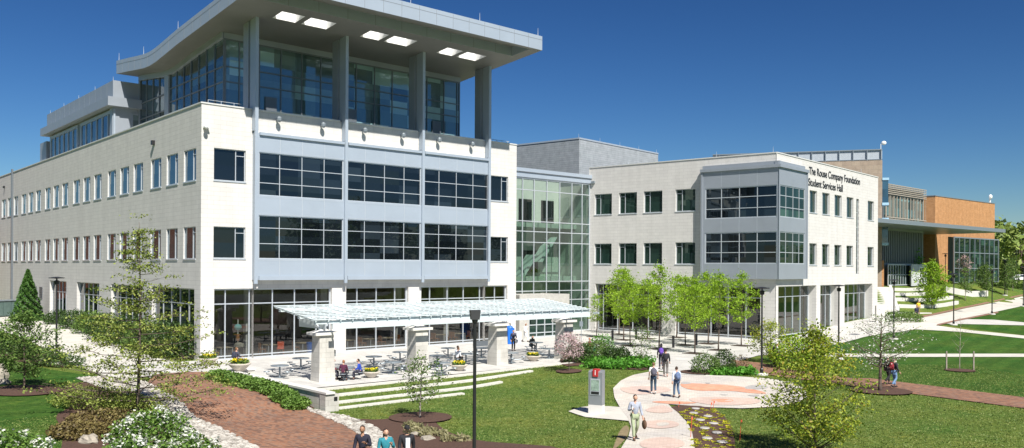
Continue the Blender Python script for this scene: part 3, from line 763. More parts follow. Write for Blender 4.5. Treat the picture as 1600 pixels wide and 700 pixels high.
q = MB(); q.box(CE2-.1, 6.4, BY-.18, -.01, zb1+.003, zb1+.303); q.box(CE2+.1, 6.0, BY+.1, -.01, zb1+.303, zb1+.652); q.box(6.15, 6.35, BY-.08, BY-.01, zb0, zb1); build('ledge', q, M['metal2'], RH, R2F.m)
q = MB()
for u in (16.38, 18.31, 20.18):
    for z0, z1 in ((6.1, 7.5), (10.8, 12.0), (15.3, 16.85)): q.box(u-.015, u+.015, BY-.008, BY-.002, z0, z1)
build('panel_joint', q, M['alum'], RH, R1F.m)
# lettering
def text(body, fr, u0, z0, height, width, parent, mat, y=-.03):
    cu = bpy.data.curves.new('lettering', 'FONT'); cu.body = body; cu.size = 1; cu.extrude = .008; cu.offset = .014
    o = bpy.data.objects.new('tmp', cu); col.objects.link(o); bpy.context.view_layer.update()
    me = bpy.data.meshes.new_from_object(o.evaluated_get(bpy.context.evaluated_depsgraph_get()))
    col.objects.unlink(o)
    xs = [v.co.x for v in me.vertices]; k = width/(max(xs)-min(xs)); x0 = min(xs); hz = height/.7
    for v in me.vertices: v.co = Vector((u0+(v.co.x-x0)*k, y-v.co.z, z0+v.co.y*hz))
    me.materials.clear(); me.materials.append(mat)
    return build('lettering', me, None, parent, fr.m)
text('The Rouse Company Foundation', R2F, 7.9, 16.98, .78, 15.1, RH, M['black'])
text('Student Services Hall', R2F, 7.75, 15.78, .78, 9.75, RH, M['black'])
for (u, fr) in ((21.5, R1F), (15.5, R1F), (5, R1F), (24, R2F)):
    q = MB(); q.tube([(u, .2, PZ+.1), (u, .2, PZ+.65)], [.025, .012], 5); build('lightning_rod', q, M['alum'], RH, fr.m)
# corrugated plant room behind
c0 = Vector((8.69, 112.8)); d1 = R1F.d; d2 = R2F.d
PR_ = empty('rooftop_plant_room', (c0.x, c0.y, 17), 0, 'grey ribbed metal plant room on the roof behind the glass atrium', 'plant room')
A = FR(c0-d1*16, d1); B = FR(c0, d2)
q = MB(); q.quad((0, 0, 15), (16, 0, 15), (16, 0, 24), (0, 0, 24)); build('wall', q, M['corr'], PR_, A.m)
q = MB(); q.quad((0, 0, 15), (19.5, 0, 15), (19.5, 0, 24), (0, 0, 24)); q.quad((19.5, 0, 15), (19.5, 16, 15), (19.5, 16, 24), (19.5, 0, 24)); q.quad((0, 0, 24), (19.5, 0, 24), (19.5, 16, 24), (0, 16, 24)); build('wall', q, M['corr'], PR_, B.m)
q = MB(); q.box(0, 16, -.06, .1, 23.9, 24.1); build('coping', q, M['metal'], PR_, A.m)
q = MB(); q.box(.05, 19.5, -.06, .1, 23.903, 24.103)
for k in range(5): q.tube([(k*4.8, .1, 24.1), (k*4.8, .1, 24.6)], [.03, .015], 5)
build('coping', q, M['metal'], PR_, B.m)

# ================================================================== FAR BUILDINGS
# beige tower with mesh screen
bd = Vector((.956, -.293)); bc = Vector((53.5, 125)); BT = FR(bc-bd*27, bd)
BG = empty('beige_stone_hall', (bc.x, bc.y, 0), 0, 'beige stone block with a metal mesh rooftop screen behind the stone hall', 'building')
q = MB(); q.box(0, 27, 0, 20, 0, 22.9); build('wall', q, M['beige'], BG, BT.m)
q = MB(); q.box(3, 27, .3, .36, 22.9, 24.4)
scr = build('rooftop_screen', q, plain('mesh_screen', (.42, .46, .5), .5, .2, .1, 5), BG, BT.m)
q = MB()
for k in range(13): q.box(26.9-1.9*k-.1, 26.9-1.9*k, .05, .29, 22.9, 24.5)
q.box(3, 27, .1, .29, 24.4, 24.55); q.box(3, 27, .1, .29, 23.0, 23.1)
build('screen_post', q, M['steel'], scr, BT.m)
q = MB(); q.tube([(26.8, .2, 24.4), (26.8, .2, 25.3)], .05, 5); q.ell((27.2, .2, 25.4), (.35, .25, .3)); build('security_camera', q, M['white'], BG, BT.m)
q = MB()
for z0 in (10.6, 16.4): q.box(27.0, 27.9, -.1, 2.5, z0, z0+.35); q.box(27.0, 27.9, -.1, 2.5, z0+3.6, z0+3.95)
build('bay_frame', q, M['lightblue'], BG, BT.m)
q = MB()
for z0 in (10.95, 16.75): q.box(27.0, 27.8, 0, 2.4, z0, z0+3.25)
build('bay_window', q, glass_dark('blue_glass', (.05, .13, .2), 1.9, .03), BG, BT.m)
q = MB(); q.box(27.003, 27.3, .1, 2.5, 0, 8.4); build('brick_pier', q, M['brick'], BG, BT.m)
# brick arts building
d3 = Vector((1582, 1350)).normalized(); kc = Vector((73.4, 150)); BB = FR(kc, d3); d4 = Vector((-.8, .6)); BL = FR(kc+d4*22, -d4)
AR = empty('brick_hall', (kc.x, kc.y, 2.8), 0, 'orange brick building with a thin projecting grey roof and tall glass wall', 'building')
q = MB(); q.box(0, 26, 0, 22, 0, 19.9)
build('wall', wallmesh(0, 26, 0, 19.9, [(5.2, 25.2, 4.7, 13.0)], .6), M['brick'], AR, BB.m)
build('wall', wallmesh(0, 22, 0, 19.9, [], .6), M['brick'], AR, BL.m)
q = MB(); q.quad((0, 0, 19.8), (26, 0, 19.8), (26, 22, 19.8), (0, 22, 19.8)); q.quad((26, 0, 0), (26, 22, 0), (26, 22, 19.9), (26, 0, 19.9)); build('roof', q, M['conc'], AR, BB.m)
q = MB(); q.box(-.1, 26.1, -.08, .2, 19.9, 20.05); build('coping', q, M['steel'], AR, BB.m)
q = MB(); q.box(0, 21.9, -.08, .2, 19.903, 20.053); build('coping', q, M['steel'], AR, BL.m)
curtain('glass_wall', [5.2+20*k/9 for k in range(10)], [4.7, 7.4, 10.2, 13.0], BB, AR, M['glass_green'], -.9, .16, .2, M['steel'])
q = MB(); q.box(24.6, 24.9, .3, .5, 20.05, 20.9); q.ell((24.5, .2, 21.2), (.5, .3, .45)); build('security_camera', q, M['white'], AR, BB.m)
# thin roof
rc = Vector((48.9, 114)); re = Vector((80.8, 141.5)); dr = (re-rc).normalized(); nr = Vector((-dr.y, dr.x)); L = (re-rc).length
RFp = FR(rc, dr)
q = MB(); q.hexa([(-3, 0, 13.25), (L, 0, 13.25), (L+1, 26, 13.25), (-3, 26, 13.25), (-3, 0, 13.8), (L, 0, 13.8), (L+1, 26, 13.8), (-3, 26, 13.8)])
build('projecting_roof', q, M['steel'], AR, RFp.m)
# lower brick volume + stone panel + window strip under the roof
lowo = Vector((63.0, 142)); LW = FR(lowo, d3)
q = MB(); q.box(0, 8.8, 0, 10, 0, 13.2); build('wall', q, M['brick'], AR, LW.m)
q = MB(); q.box(-.0, 6.0, -.25, -.003, 4, 11.9); build('stone_panel', q, plain('mauve_stone', (.27, .19, .18), .7), AR, LW.m)
curtain('window', [6.2, 7.0, 7.8], [4.7, 6.5, 8.3, 10.1, 11.8], LW, AR, M['glass_green'], -.05, .1, .1)
# louvred glass wing
WG = FR((55, 128), (.722, .692))
q = MB(); q.box(0, 15, 0, 10, 0, 19.8); wing = build('wing_wall', q, M['steel'], AR, WG.m)
q = MB(); q.box(.1, 14.9, -.12, -.003, 14.6, 18.2); build('wing_glazing', q, glass_dark('wing_glass', (.05, .12, .13), 1.9, .03), AR, WG.m)
q = MB()
for k in range(12): q.box(.2+1.27*k, .35+1.27*k, -.35, -.125, 13.8, 18.2)
for k in range(6): q.box(0, 15, -.5, -.36, 18.3+.28*k, 18.42+.28*k)
for k in range(5): q.box(0, 15, -.5, -.36, 14.3+.28*k-.6, 14.42+.28*k-.6)
for k in range(16): q.box(.0+1.0*k, .08+1.0*k, -.36, -.34, 13.6, 19.9)
build('louvre', q, plain('louvre_tan', (.34, .30, .24), .6), AR, WG.m)
q = MB(); 
for k in range(22): q.box(.2+.66*k, .5+.66*k, -.2, -.003, 8.1, 12.9)
build('shaded_fins', q, M['alum_dark'], AR, WG.m)
EN = FR((55.4, 127.5), (.722, .692))
curtain('entrance_glazing', [0, .9, 1.8, 2.7, 3.6, 4.5, 5.4, 6.3, 8.2], [4.7, 6.3, 7.9], EN, AR, M['glass_green'], 0, .12, .14)
q = MB(); q.box(6.6, 12.6, -.9, -.8, 4.6, 7.9); ew = build('entrance_screen', q, plain('screen_grey', (.5, .52, .53), .5), AR, EN.m)
f = build('door', gridwin([9.3, 10.3, 11.3, 12.3], [4.8, 5.8, 6.7, 7.6], -.92, .18, .08), M['white'], AR, EN.m)
q = MB(); q.box(9.4, 12.2, -.94, -.92, 4.85, 7.5); build('pane', q, M['glass_green'], AR, EN.m)

# brick building off to the left, seen in the side windows
OB = empty('red_brick_hall', (-105, 110, 0), 0, 'red brick hall standing outside the frame on the left', 'building')
OF = FR((-88, 150), (-.28, -.96)); OF = FR((-84, 160), (-.3, -.954))
q = MB(); q.box(-10, 70, 0, 14, -1, 14.5); build('wall', q, M['brick_side'], OB, OF.m)
q = MB()
for k in range(14):
    for z in (3, 8): q.box(-8+5.5*k, -5.5+5.5*k, -.05, -.003, z, z+2.6)
build('window', q, M['white'], OB, OF.m)

# ================================================================== GROUND
def densify(pts, step):
    out = []
    for i, p in enumerate(pts):
        q = pts[(i+1) % len(pts)]; d = math.hypot(q[0]-p[0], q[1]-p[1]); n = max(1, int(d/step))
        for k in range(n): out.append((p[0]+(q[0]-p[0])*k/n, p[1]+(q[1]-p[1])*k/n))
    return out
def smooth_poly(pts, it=2):
    for _ in range(it):
        o = []
        for i, p in enumerate(pts):
            q = pts[(i+1) % len(pts)]; o.append((.75*p[0]+.25*q[0], .75*p[1]+.25*q[1])); o.append((.25*p[0]+.75*q[0], .25*p[1]+.75*q[1]))
        pts = o
    return pts
def inside(p, poly):
    c = False; x, y = p; j = len(poly)-1
    for i in range(len(poly)):
        xi, yi = poly[i]; xj, yj = poly[j]
        if (yi > y) != (yj > y) and x < (xj-xi)*(y-yi)/(yj-yi)+xi: c = not c
        j = i
    return c
ALLP = []
def sheet(name, pts, dz, mat, step=1.0, px=True, sm=0, jitter=0, link=True):
    if px: pts = [tuple(G(*p)[:2]) for p in pts]
    if sm: pts = smooth_poly(pts, sm)
    poly = densify(pts, step); area = sum(poly[i-1][0]*poly[i][1]-poly[i][0]*poly[i-1][1] for i in range(len(poly)))
    if area < 0: poly = poly[::-1]
    if name != 'lawn': ALLP.append(np.array(poly))
    xs = [p[0] for p in poly]; ys = [p[1] for p in poly]
    vs = [Vector(p) for p in poly]; n = len(vs)
    x = min(xs)+step*.5
    while x < max(xs):
        y = min(ys)+step*.5
        while y < max(ys):
            if inside((x, y), poly) and all((x-p[0])**2+(y-p[1])**2 > (step*.3)**2 for p in poly): vs.append(Vector((x, y)))
            y += step
        x += step
    r = geometry.delaunay_2d_cdt(vs, [], [list(range(n))], 1, 1e-4)
    mb = MB(); mb.v = [(v.x, v.y, zt(v.x, v.y)+dz+(random.uniform(-jitter, jitter) if jitter else 0)) for v in r[0]]; mb.f = [tuple(f) for f in r[2]]
    o = structure(name, mb, mat, smooth=True)
    return o, poly
# main ground (grass), rectilinear grid
def lin(a, b, s): return [a+s*i for i in range(int(round((b-a)/s)))]
gx = lin(-700, -100, 60)+lin(-100, -48, 4)+lin(-48, 52, .7)+lin(52, 130, 3)+lin(130, 730, 60)+[730]
gy = lin(-100, 14, 8)+lin(14, 70, .7)+lin(70, 130, 1.5)+lin(130, 270, 5)+lin(270, 1470, 80)+[1470]
g = MB(); nx = len(gx)
g.v = [(x, y, zt(x, y)) for y in gy for x in gx]
g.f = [(j*nx+i, j*nx+i+1, (j+1)*nx+i+1, (j+1)*nx+i) for j in range(len(gy)-1) for i in range(nx-1)]
structure('ground', g, GRASS_A, True)
# greener mown lawns on the right
sheet('lawn', [(1215, 552), (1262, 545), (1330, 532), (1380, 520), (1440, 512), (1520, 518), (1600, 525), (1720, 535), (1760, 640), (1600, 627), (1456, 610), (1400, 606), (1330, 597), (1240, 585), (1190, 560)], .02, GRASS_B, 1.5)
sheet('lawn', [(1462, 506), (1520, 492), (1600, 476), (1760, 440), (1790, 545), (1600, 524)], .02, GRASS_B, 2.0)
# plaza
def XY(v): return (v.x, v.y)
pl = [XY(G(351, 583)), XY(FP(-2.0, 9.3)), XY(FP(-2.0, 17.3)), XY(FP(20.4, 17.3)), XY(G(905, 561)), XY(G(1005, 575)), XY(G(1025, 579)), XY(G(1060, 586)), XY(G(1100, 587)), XY(G(1103, 578)), XY(G(1150, 566)), XY(G(1185, 556)), XY(G(1235, 553)), XY(G(1262, 547)), XY(G(1317, 536)), XY(G(1350, 527)), XY(G(1400, 518)), XY(G(1445, 510)), XY(G(1470, 506)),
      (62, 96), (58, 104), XY(R2F.o+R2F.d*29.4), XY(R2F.o+R2F.d*26-R2F.d.orthogonal()*-.5), XY(R2F.o-R1F.d*.5+R2F.d*.5), XY(R1F.o+R2F.d*1.5), XY(FO+E1*31+E2*6), XY(FO+E1*31+E2*.5), XY(FO+E2*.5), XY(FP(-6, .3)), XY(FP(-6, 7)), XY(G(300, 583))]
sheet('plaza_paving', pl, .045, M['paving'], 1.6, px=False)
# left light path
sheet('concrete_path', [(-60, 484), (0, 490), (50, 497), (105, 509), (150, 528), (200, 545), (262, 563), (335, 570), (351, 583), (290, 584), (240, 588), (190, 592), (150, 584), (118, 572), (80, 550), (40, 530), (0, 517), (-60, 500)], .03, M['path'], 1.2)
# brick path
sheet('brick_path', [(240, 586), (290, 582), (351, 582), (353, 599), (420, 618), (490, 640), (545, 668), (575, 690), (620, 730), (560, 790), (470, 790), (395, 700), (340, 672), (290, 645), (262, 620), (230, 600)], .05, M['brickpath'], 1.0)
sheet('brick_path', [(1143, 563), (1190, 568), (1240, 579), (1330, 592), (1360, 592), (1456, 604), (1600, 622), (1750, 640), (1760, 665), (1600, 639), (1400, 613), (1360, 607), (1300, 601), (1240, 592), (1195, 586), (1165, 580), (1148, 574)], .05, M['brickpath'], 1.5)
# round mosaic place with its tail
circ = [(1020, 581), (990, 587), (970, 596), (958, 608), (960, 622), (968, 637), (980, 653), (986, 668), (982, 684), (972, 700), (955, 730), (1100, 730), (1085, 700), (1083, 680), (1074, 662), (1060, 647), (1044, 633), (1060, 634), (1110, 638), (1160, 639.6), (1215, 637), (1248, 630), (1264, 619), (1255, 607), (1235, 598), (1200, 592.5), (1140, 588.5), (1070, 587)]
sheet('round_plaza', circ, .06, M['cream'], 1.0)
for mat, pts in (('palepink', [(966, 607), (1000, 605), (1040, 606), (1052, 612), (1030, 616), (1000, 619), (975, 615)]),
                 ('salmon', [(1062, 600), (1110, 602), (1150, 604), (1206, 617), (1180, 617), (1140, 612), (1090, 613), (1065, 607)]),
                 ('salmon', [(1110, 625), (1150, 626), (1140, 631), (1112, 630)]),
                 ('palepink', [(1075, 622), (1190, 624), (1185, 634), (1120, 636), (1080, 630)]),
                 ('greypav', [(1066, 597), (1085, 601), (1064, 603)]), ('greypav', [(1160, 607), (1186, 601), (1206, 608), (1170, 611)]), ('greypav', [(1164, 619), (1190, 618), (1180, 622)]), ('greypav', [(1100, 599), (1112, 600), (1106, 602)]), ('greypav', [(1122, 618), (1140, 618), (1132, 620)]),
                 ('palepink', [(1010, 640), (1035, 634), (1050, 640), (1052, 646), (1030, 648), (1008, 645)]), ('palepink', [(1006, 660), (1040, 658), (1062, 663), (1060, 669), (1030, 673), (1004, 669)]), ('palepink', [(1000, 690), (1040, 684), (1075, 694), (1060, 704), (1000, 704)]), ('cream', [(1024, 663), (1045, 662), (1046, 667), (1028, 669)]), ('salmon', [(1010, 630), (1040, 628), (1100, 631), (1060, 634)])):
    sheet('paving_inlay', pts, .075+.004*(mat == 'cream')+.001*random.random(), M[mat], .8, sm=2)
# edging concrete and paths on the right
sheet('concrete_path', [(1100, 588.5), (1104, 587), (1236, 598), (1232, 600)], .062, M['path'], 1.5)
sheet('concrete_path', [(1262, 553), (1345, 553.5), (1600, 553.5), (1760, 552), (1760, 557.5), (1600, 558.5), (1345, 558.5), (1262, 558)], .05, M['path'], 1.5)
sheet('concrete_path', [(1395, 505), (1440, 497), (1510, 482), (1600, 463), (1760, 430), (1760, 441), (1600, 478), (1520, 495), (1462, 509), (1520, 517), (1600, 525), (1760, 540), (1760, 547), (1600, 529.5), (1500, 519), (1430, 515), (1395, 521)], .05, M['path'], 2.0)
sheet('kiosk_pad', [(888, 644), (905, 638), (920, 636), (950, 636), (975, 638), (990, 660), (960, 657), (915, 653)], .055, M['path'], .8)
sheet('lawn', [(0, 560), (80, 578), (150, 588), (118, 600), (78, 615), (118, 630), (105, 640), (85, 650), (95, 668), (100, 690), (80, 740), (-120, 760), (-160, 600), (-60, 550)], .022, GRASS_B, 1.2)
# mulch beds
beds = [
 ([(0, 470), (55, 478), (110, 492), (160, 512), (215, 534), (262, 550), (330, 560), (330, 548), (250, 530), (200, 520), (130, 470), (60, 462), (0, 462)], 1.5),
 ([(351, 584), (356, 600), (430, 622), (498, 642), (498, 625), (430, 603), (372, 588)], .8),
 ([(530, 662), (560, 655), (590, 657), (628, 652), (650, 650), (675, 655), (690, 670), (710, 680), (750, 690), (800, 694), (880, 700), (900, 720), (700, 760), (640, 740), (600, 705), (575, 684)], .8),
 ([(1044, 634), (1112, 637), (1132, 652), (1146, 675), (1149, 700), (1150, 720), (1088, 720), (1084, 690), (1078, 664), (1062, 648)], .8),
 ([(873, 562), (885, 556), (1000, 556), (1022, 571), (1018, 580), (960, 577), (905, 572), (880, 574)], .8),
 ([(130, 598), (180, 600), (230, 618), (270, 645), (330, 676), (360, 700), (380, 740), (80, 740), (100, 690), (95, 668), (85, 650), (105, 640), (118, 630), (78, 615), (110, 600)], .8),
 ([(0, 545), (35, 548), (80, 560), (120, 574), (80, 575), (0, 562)], .8),
 ([(1110, 586), (1113, 581), (1135, 577), (1180, 579), (1180, 583), (1140, 588)], .8),
]
bp = []
for i, (p, s) in enumerate(beds):
    if i == 7: continue
    bp.append(sheet('mulch_bed', p, .035 if i not in (3, 4) else .064, M['mulch'], s, sm=1)[1])
def disc(c, r, n=20): return [(c.x+r*math.cos(2*PI*k/n), c.y+r*math.sin(2*PI*k/n)) for k in range(n)]
for (px, py, r) in ((37, 612, 1.9), (889, 581, .9), (1376, 612, 1.7), (1500, 580, 1.0), (1093, 583, 1.3), (657, 654, 1.6)):
    sheet('mulch_ring', disc(G(px, py), r), .085+.005*(px == 1093), M['mulch'], .6, px=False)
sheet('soil_patch', [(1466, 509.5), (1500, 501.5), (1560, 489.5), (1560, 487.5), (1500, 499), (1464, 507.5)], .07, plain('bare_soil', (.23, .13, .09), 1, 0, .2), 1.5)
sheet('soil_patch', [(1440, 497), (1500, 483.5), (1560, 470.5), (1600, 462), (1600, 460), (1560, 468.5), (1500, 481), (1440, 494)], .06, plain('bare_soil_b', (.23, .13, .09), 1, 0, .2), 1.5)
dirt = plain('worn_dirt', (.22, .17, .09), 1, 0, .3, 5)
sheet('worn_patch', [(978, 664), (984, 670), (980, 684), (968, 697), (956, 706), (962, 690), (968, 674)], .03, dirt, .6, sm=1)
# gravel strips
GRV = plain('gravel_bed', (.30, .28, .25), .95, 0, .35, 9)
gr1 = sheet('gravel_bed', [(475, 638), (500, 645), (548, 655), (590, 672), (610, 690), (618, 725), (600, 725), (575, 690), (540, 667), (500, 650)], .065, GRV, .6)[1]
gr2 = sheet('gravel_bed', [(118, 592), (165, 590), (225, 597), (262, 617), (292, 643), (345, 672), (400, 700), (430, 730), (390, 730), (350, 706), (310, 680), (270, 662), (235, 640), (200, 618), (150, 604)], .065, GRV, .6)[1]
sb = MB()
for poly, n in ((gr1, 800), (gr2, 2200)):
    xs = [p[0] for p in poly]; ys = [p[1] for p in poly]; c = 0
    while c < n:
        x = random.uniform(min(xs), max(xs)); y = random.uniform(min(ys), max(ys))
        if not inside((x, y), poly): continue
        s = random.uniform(.04, .13); c += 1
        k = [random.uniform(.7, 1.3) for _ in range(8)]
        sb.ell((x, y, zt(x, y)+.065+s*.3), (s*random.uniform(.8, 1.5), s*random.uniform(.8, 1.5), s*.65), 5, 3, lambda d: random.uniform(.8, 1.2))
tag(build('river_stones', sb, leafmat('river_stone', [(.2, (.26, .24, .21)), (.8, (.56, .53, .48))], 0.0, .9)), 'pale rounded river stones lining both edges of the brick path', 'stones', kind='stuff')

# terrace curbs in the lawn (steps of the amphitheatre)
for i, (w, ua, ub, dz) in enumerate(((17.75, -2, 20.8, .02), (19.0, -1.9, 15.3, .06), (20.2, -1.9, 11.5, .1), (21.4, -1.8, 7.4, .14))):
    q = MB(); n = 24
    for k in range(n):
        a = ua+(ub-ua)*k/n; b = ua+(ub-ua)*(k+1)/n; ps = []
        for z in (0, 1):
            for (uu, ww) in ((a, w+.17), (b, w+.17), (b, w-.17), (a, w-.17)):
                p = FP(uu, ww); zm = FP(uu, w).z; ps.append((p.x, p.y, zm+.10 if z else zm-.4))
        q.hexa(ps)
    tag(build('curb_step', q, M['curb'], parent=None), ['topmost and longest pale stone curb across the lawn, nearest the patio', 'second pale stone curb from the patio across the lawn', 'third pale stone curb from the patio across the lawn', 'lowest and shortest pale stone curb across the lawn'][i], 'curb', 'curbs stepping down the lawn')
# patio wall
LWr = empty('patio_wall', FP(-2, 9.3, 0), 0, 'low pale stone wall with a flat cap edging the patio beside the hedge', 'low wall')
def fbox(mb, u0, u1, w0, w1, z0, z1): mb.hexa([FP(u0, w0, z0), FP(u1, w0, z0), FP(u1, w1, z0), FP(u0, w1, z0), FP(u0, w0, z1), FP(u1, w0, z1), FP(u1, w1, z1), FP(u0, w1, z1)])
q = MB(); fbox(q, -2.15, -1.75, 9.3, 21.3, -.9, .32); fbox(q, -2.25, -.2, 9.0, 9.35, -.2, .318); fbox(q, -2.2, -1.4, 21.3, 21.9, -.9, .3); build('wall', q, M['white_stone'], LWr)
q = MB(); fbox(q, -2.22, -1.68, 8.95, 22.0, .322, .43); fbox(q, -1.68, -.15, 8.95, 9.42, .322, .428); build('cap', q, M['stone_plain'], LWr)
q = MB(); fbox(q, -1.7, -1.5, 21.91, 21.93, -.05, .15); build('plaque', q, M['black'], LWr)

# ================================================================== PERGOLA
PG = empty('pergola', FP(1.5, 15, 0), 0, 'white slatted steel pergola on five stone pillars over the patio', 'pergola')
PG['label'] = 'white slatted steel pergola on stone pillars over the patio tables'
PFm = FR(FO+FN*15, E1)
for i, u in enumerate((1.55, 8.65, 15.7, 22.5)):
    q = MB(); hw = .56
    a, b = hw*1.0, hw*.86
    q.hexa([(u-a, -.55, -.3), (u+a, -.55, -.3), (u+a, .55, -.3), (u-a, .55, -.3), (u-b, -.45, 2.85), (u+b, -.45, 2.85), (u+b, .45, 2.85), (u-b, .45, 2.85)])
    pil = build('pillar', q, M['white_stone'], PG, PFm.m)
    q = MB(); q.box(u-.8, u+.8, -.6, .6, 2.853, 3.02); q.hexa([(u-.7, -.5, 3.02), (u+.7, -.5, 3.02), (u+.7, .5, 3.02), (u-.7, .5, 3.02), (u-.15, -.12, 3.2), (u+.15, -.12, 3.2), (u+.15, .12, 3.2), (u-.15, .12, 3.2)]); build('cap', q, M['stone_plain'], pil, PFm.m)
    q = MB(); q.tube([(u-.2, 0, 3.15), (u-.45, .2, 3.7)], .07, 6); q.tube([(u+.2, 0, 3.15), (u+.45, .2, 3.7)], .07, 6); q.box(u-.03, u+.03, -.3, 3, 3.2, 3.75); build('bracket', q, M['alum'], PG, PFm.m)
    if i == 0:
        q = MB(); q.box(u+.74, u+.8, -.15, .15, 1.5, 1.9); build('light_fitting', q, M['steel'], pil, PFm.m)
UA, UB = .45, 24.2
def pz(y): return 3.85+(y+.9)*.125   # slope up towards the building; y inward
q = MB()
for y in (-.9, 1.1, 3.6):
    z = pz(y); q.box(UA, UB, y-.06, y+.06, z-.28, z-.08)
q.box(UA+.9, UB-.4, -1.5, -1.42, 3.28, 3.62); 
for k in range(9): q.box(UA+1.2+2.9*k, UA+1.28+2.9*k, -1.42, -.84, 3.45, 3.6)
build('beam', q, M['white_metal'], PG, PFm.m)
q = MB(); n = 28
for k in range(n+1):
    u = UA+(UB-UA)*k/n; q.hexa([(u-.03, -1.1, pz(-1.1)-.12), (u+.03, -1.1, pz(-1.1)-.12), (u+.03, 4.2, pz(4.2)-.12), (u-.03, 4.2, pz(4.2)-.12), (u-.03, -1.1, pz(-1.1)), (u+.03, -1.1, pz(-1.1)), (u+.03, 4.2, pz(4.2)), (u-.03, 4.2, pz(4.2))])
tag(build('rafter', q, M['white_metal'], PG, PFm.m), kind=None)
ns = 11
for k in range(ns):
    y = -1.05+5.1*k/(ns-1); z = pz(y)
    q = MB(); q.hexa([(UA-.15, y-.07, z+.004), (UB+.15, y-.07, z+.004), (UB+.15, y+.07, z+.034), (UA-.15, y+.07, z+.034), (UA-.15, y-.07, z+.024), (UB+.15, y-.07, z+.024), (UB+.15, y+.07, z+.054), (UA-.15, y+.07, z+.054)])
    build('slat', q, M['white_metal'], PG, PFm.m)

# ================================================================== VEGETATION
def leafarr(centers, size, flat=.35, aspect=1.6, droop=0):
    """centers Nx3 -> verts/faces of diamond leaves"""
    n = len(centers); c = np.asarray(centers, float)
    nrm = rng.normal(size=(n, 3)); nrm[:, 2] = np.abs(nrm[:, 2])+flat; nrm /= np.linalg.norm(nrm, axis=1)[:, None]
    a = rng.normal(size=(n, 3)); a -= nrm*(a*nrm).sum(1)[:, None]; a /= np.linalg.norm(a, axis=1)[:, None]; b = np.cross(nrm, a)
    s = size*rng.uniform(.6, 1.35, (n, 1))
    v = np.stack([c-a*s*.5*aspect, c+b*s*.5, c+a*s*.5*aspect, c-b*s*.5], 1).reshape(-1, 3)
    return v
def leafmesh(name, cents, size, mat, **k):
    v = leafarr(cents, size, **k); n = len(v)//4
    me = bpy.data.meshes.new(name); me.vertices.add(len(v)); me.vertices.foreach_set('co', v.ravel())
    me.loops.add(4*n); me.loops.foreach_set('vertex_index', np.arange(4*n)); me.polygons.add(n)
    me.polygons.foreach_set('loop_start', np.arange(0, 4*n, 4)); me.polygons.foreach_set('loop_total', np.full(n, 4)); me.update(); me.validate()
    me.materials.append(mat); return me
def clumps(tips, per, sig):
    tips = np.asarray(tips); idx = np.repeat(np.arange(len(tips)), per)
    return tips[idx]+rng.normal(size=(len(idx), 3))*np.asarray(sig)
def tree(name, label, cat, loc, h, crown, nleaf, lsize, mat, bark=None, group=None, base=.2, nb=26, tr=.06, rise=.35, flower=None, sig=(.22, .22, .12), wob=.15, twig=4, lean=(0, 0), aspect=1.6, multi=1, thin=0.0):
    """crown(t) = radius at relative height t (0 at crown base, 1 top)"""
    root = empty(name, loc, random.uniform(0, 6), label, cat, group)
    mb = MB(); tips = []
    for m_ in range(multi):
        ox = lean[0]+(random.uniform(-.25, .25)*h if multi > 1 else 0); oy = lean[1]+(random.uniform(-.25, .25)*h if multi > 1 else 0)
        pts = []; N = 9
        for i in range(N+1):
            t = i/N; pts.append(Vector((ox*t+wob*h*.05*math.sin(3*t+m_), oy*t+wob*h*.05*math.cos(4*t+m_), -.1+t*h*.98)))
        rad = [max(.008, tr*(1-.88*(i/N))*(1.35 if i == 0 else 1)) for i in range(N+1)]
        mb.tube(pts, rad, 7)
        def onaxis(t):
            x = t*N; i = min(N-1, int(x)); return pts[i].lerp(pts[i+1], x-i)
        for k in range(nb//multi):
            tt = (k+random.random())/(nb//multi); tb = base+(1-base)*tt*.97
            R = crown(tt)*random.uniform(.7, 1.08); th = k*2.4+random.uniform(-.5, .5)
            s = onaxis(max(base*.8, tb-rise*R/h*.7)); d = Vector((math.cos(th), math.sin(th), 0))
            e = s+d*R+Vector((0, 0, rise*R)); mid = s.lerp(e, .5)+Vector((0, 0, -.04*R))+Vector((random.uniform(-.08, .08), random.uniform(-.08, .08), 0))*R
            br = max(.012, tr*.42*(1-tt*.7)); mb.tube([s, mid, e], [br, br*.6, br*.25], 5)
            for j in range(twig):
                f = random.uniform(.3, 1.0); p = s.lerp(mid, f*2) if f < .5 else mid.lerp(e, f*2-1)
                sd = Vector((random.uniform(-1, 1), random.uniform(-1, 1), random.uniform(-.15, .6))).normalized()*R*random.uniform(.15, .42)
                q = p+sd; mb.tube([p, q], [br*.35, br*.12], 4, False); tips.append(q); tips.append(p.lerp(q, .55))
            tips.append(e); tips.append(mid.lerp(e, .6))
    tips.append(Vector((ox, oy, h)))
    build('trunk', mb, bark or M['bark'], root, local=True, smooth=True)
    T = np.array([tuple(t) for t in tips]); per = max(1, int(nleaf/len(T)))
    k = rng.random(len(T)) < .9*(1-thin*np.clip(T[:, 2]/h, 0, 1))
    build('crown', leafmesh('crown', clumps(T[k], per, sig), lsize, mat, aspect=aspect), None, root, local=True)
    if flower: build('blossom', leafmesh('blossom', clumps(T, flower[1], np.array(sig)*1.05), flower[2], flower[0], aspect=1.1), None, root, local=True)
    return root
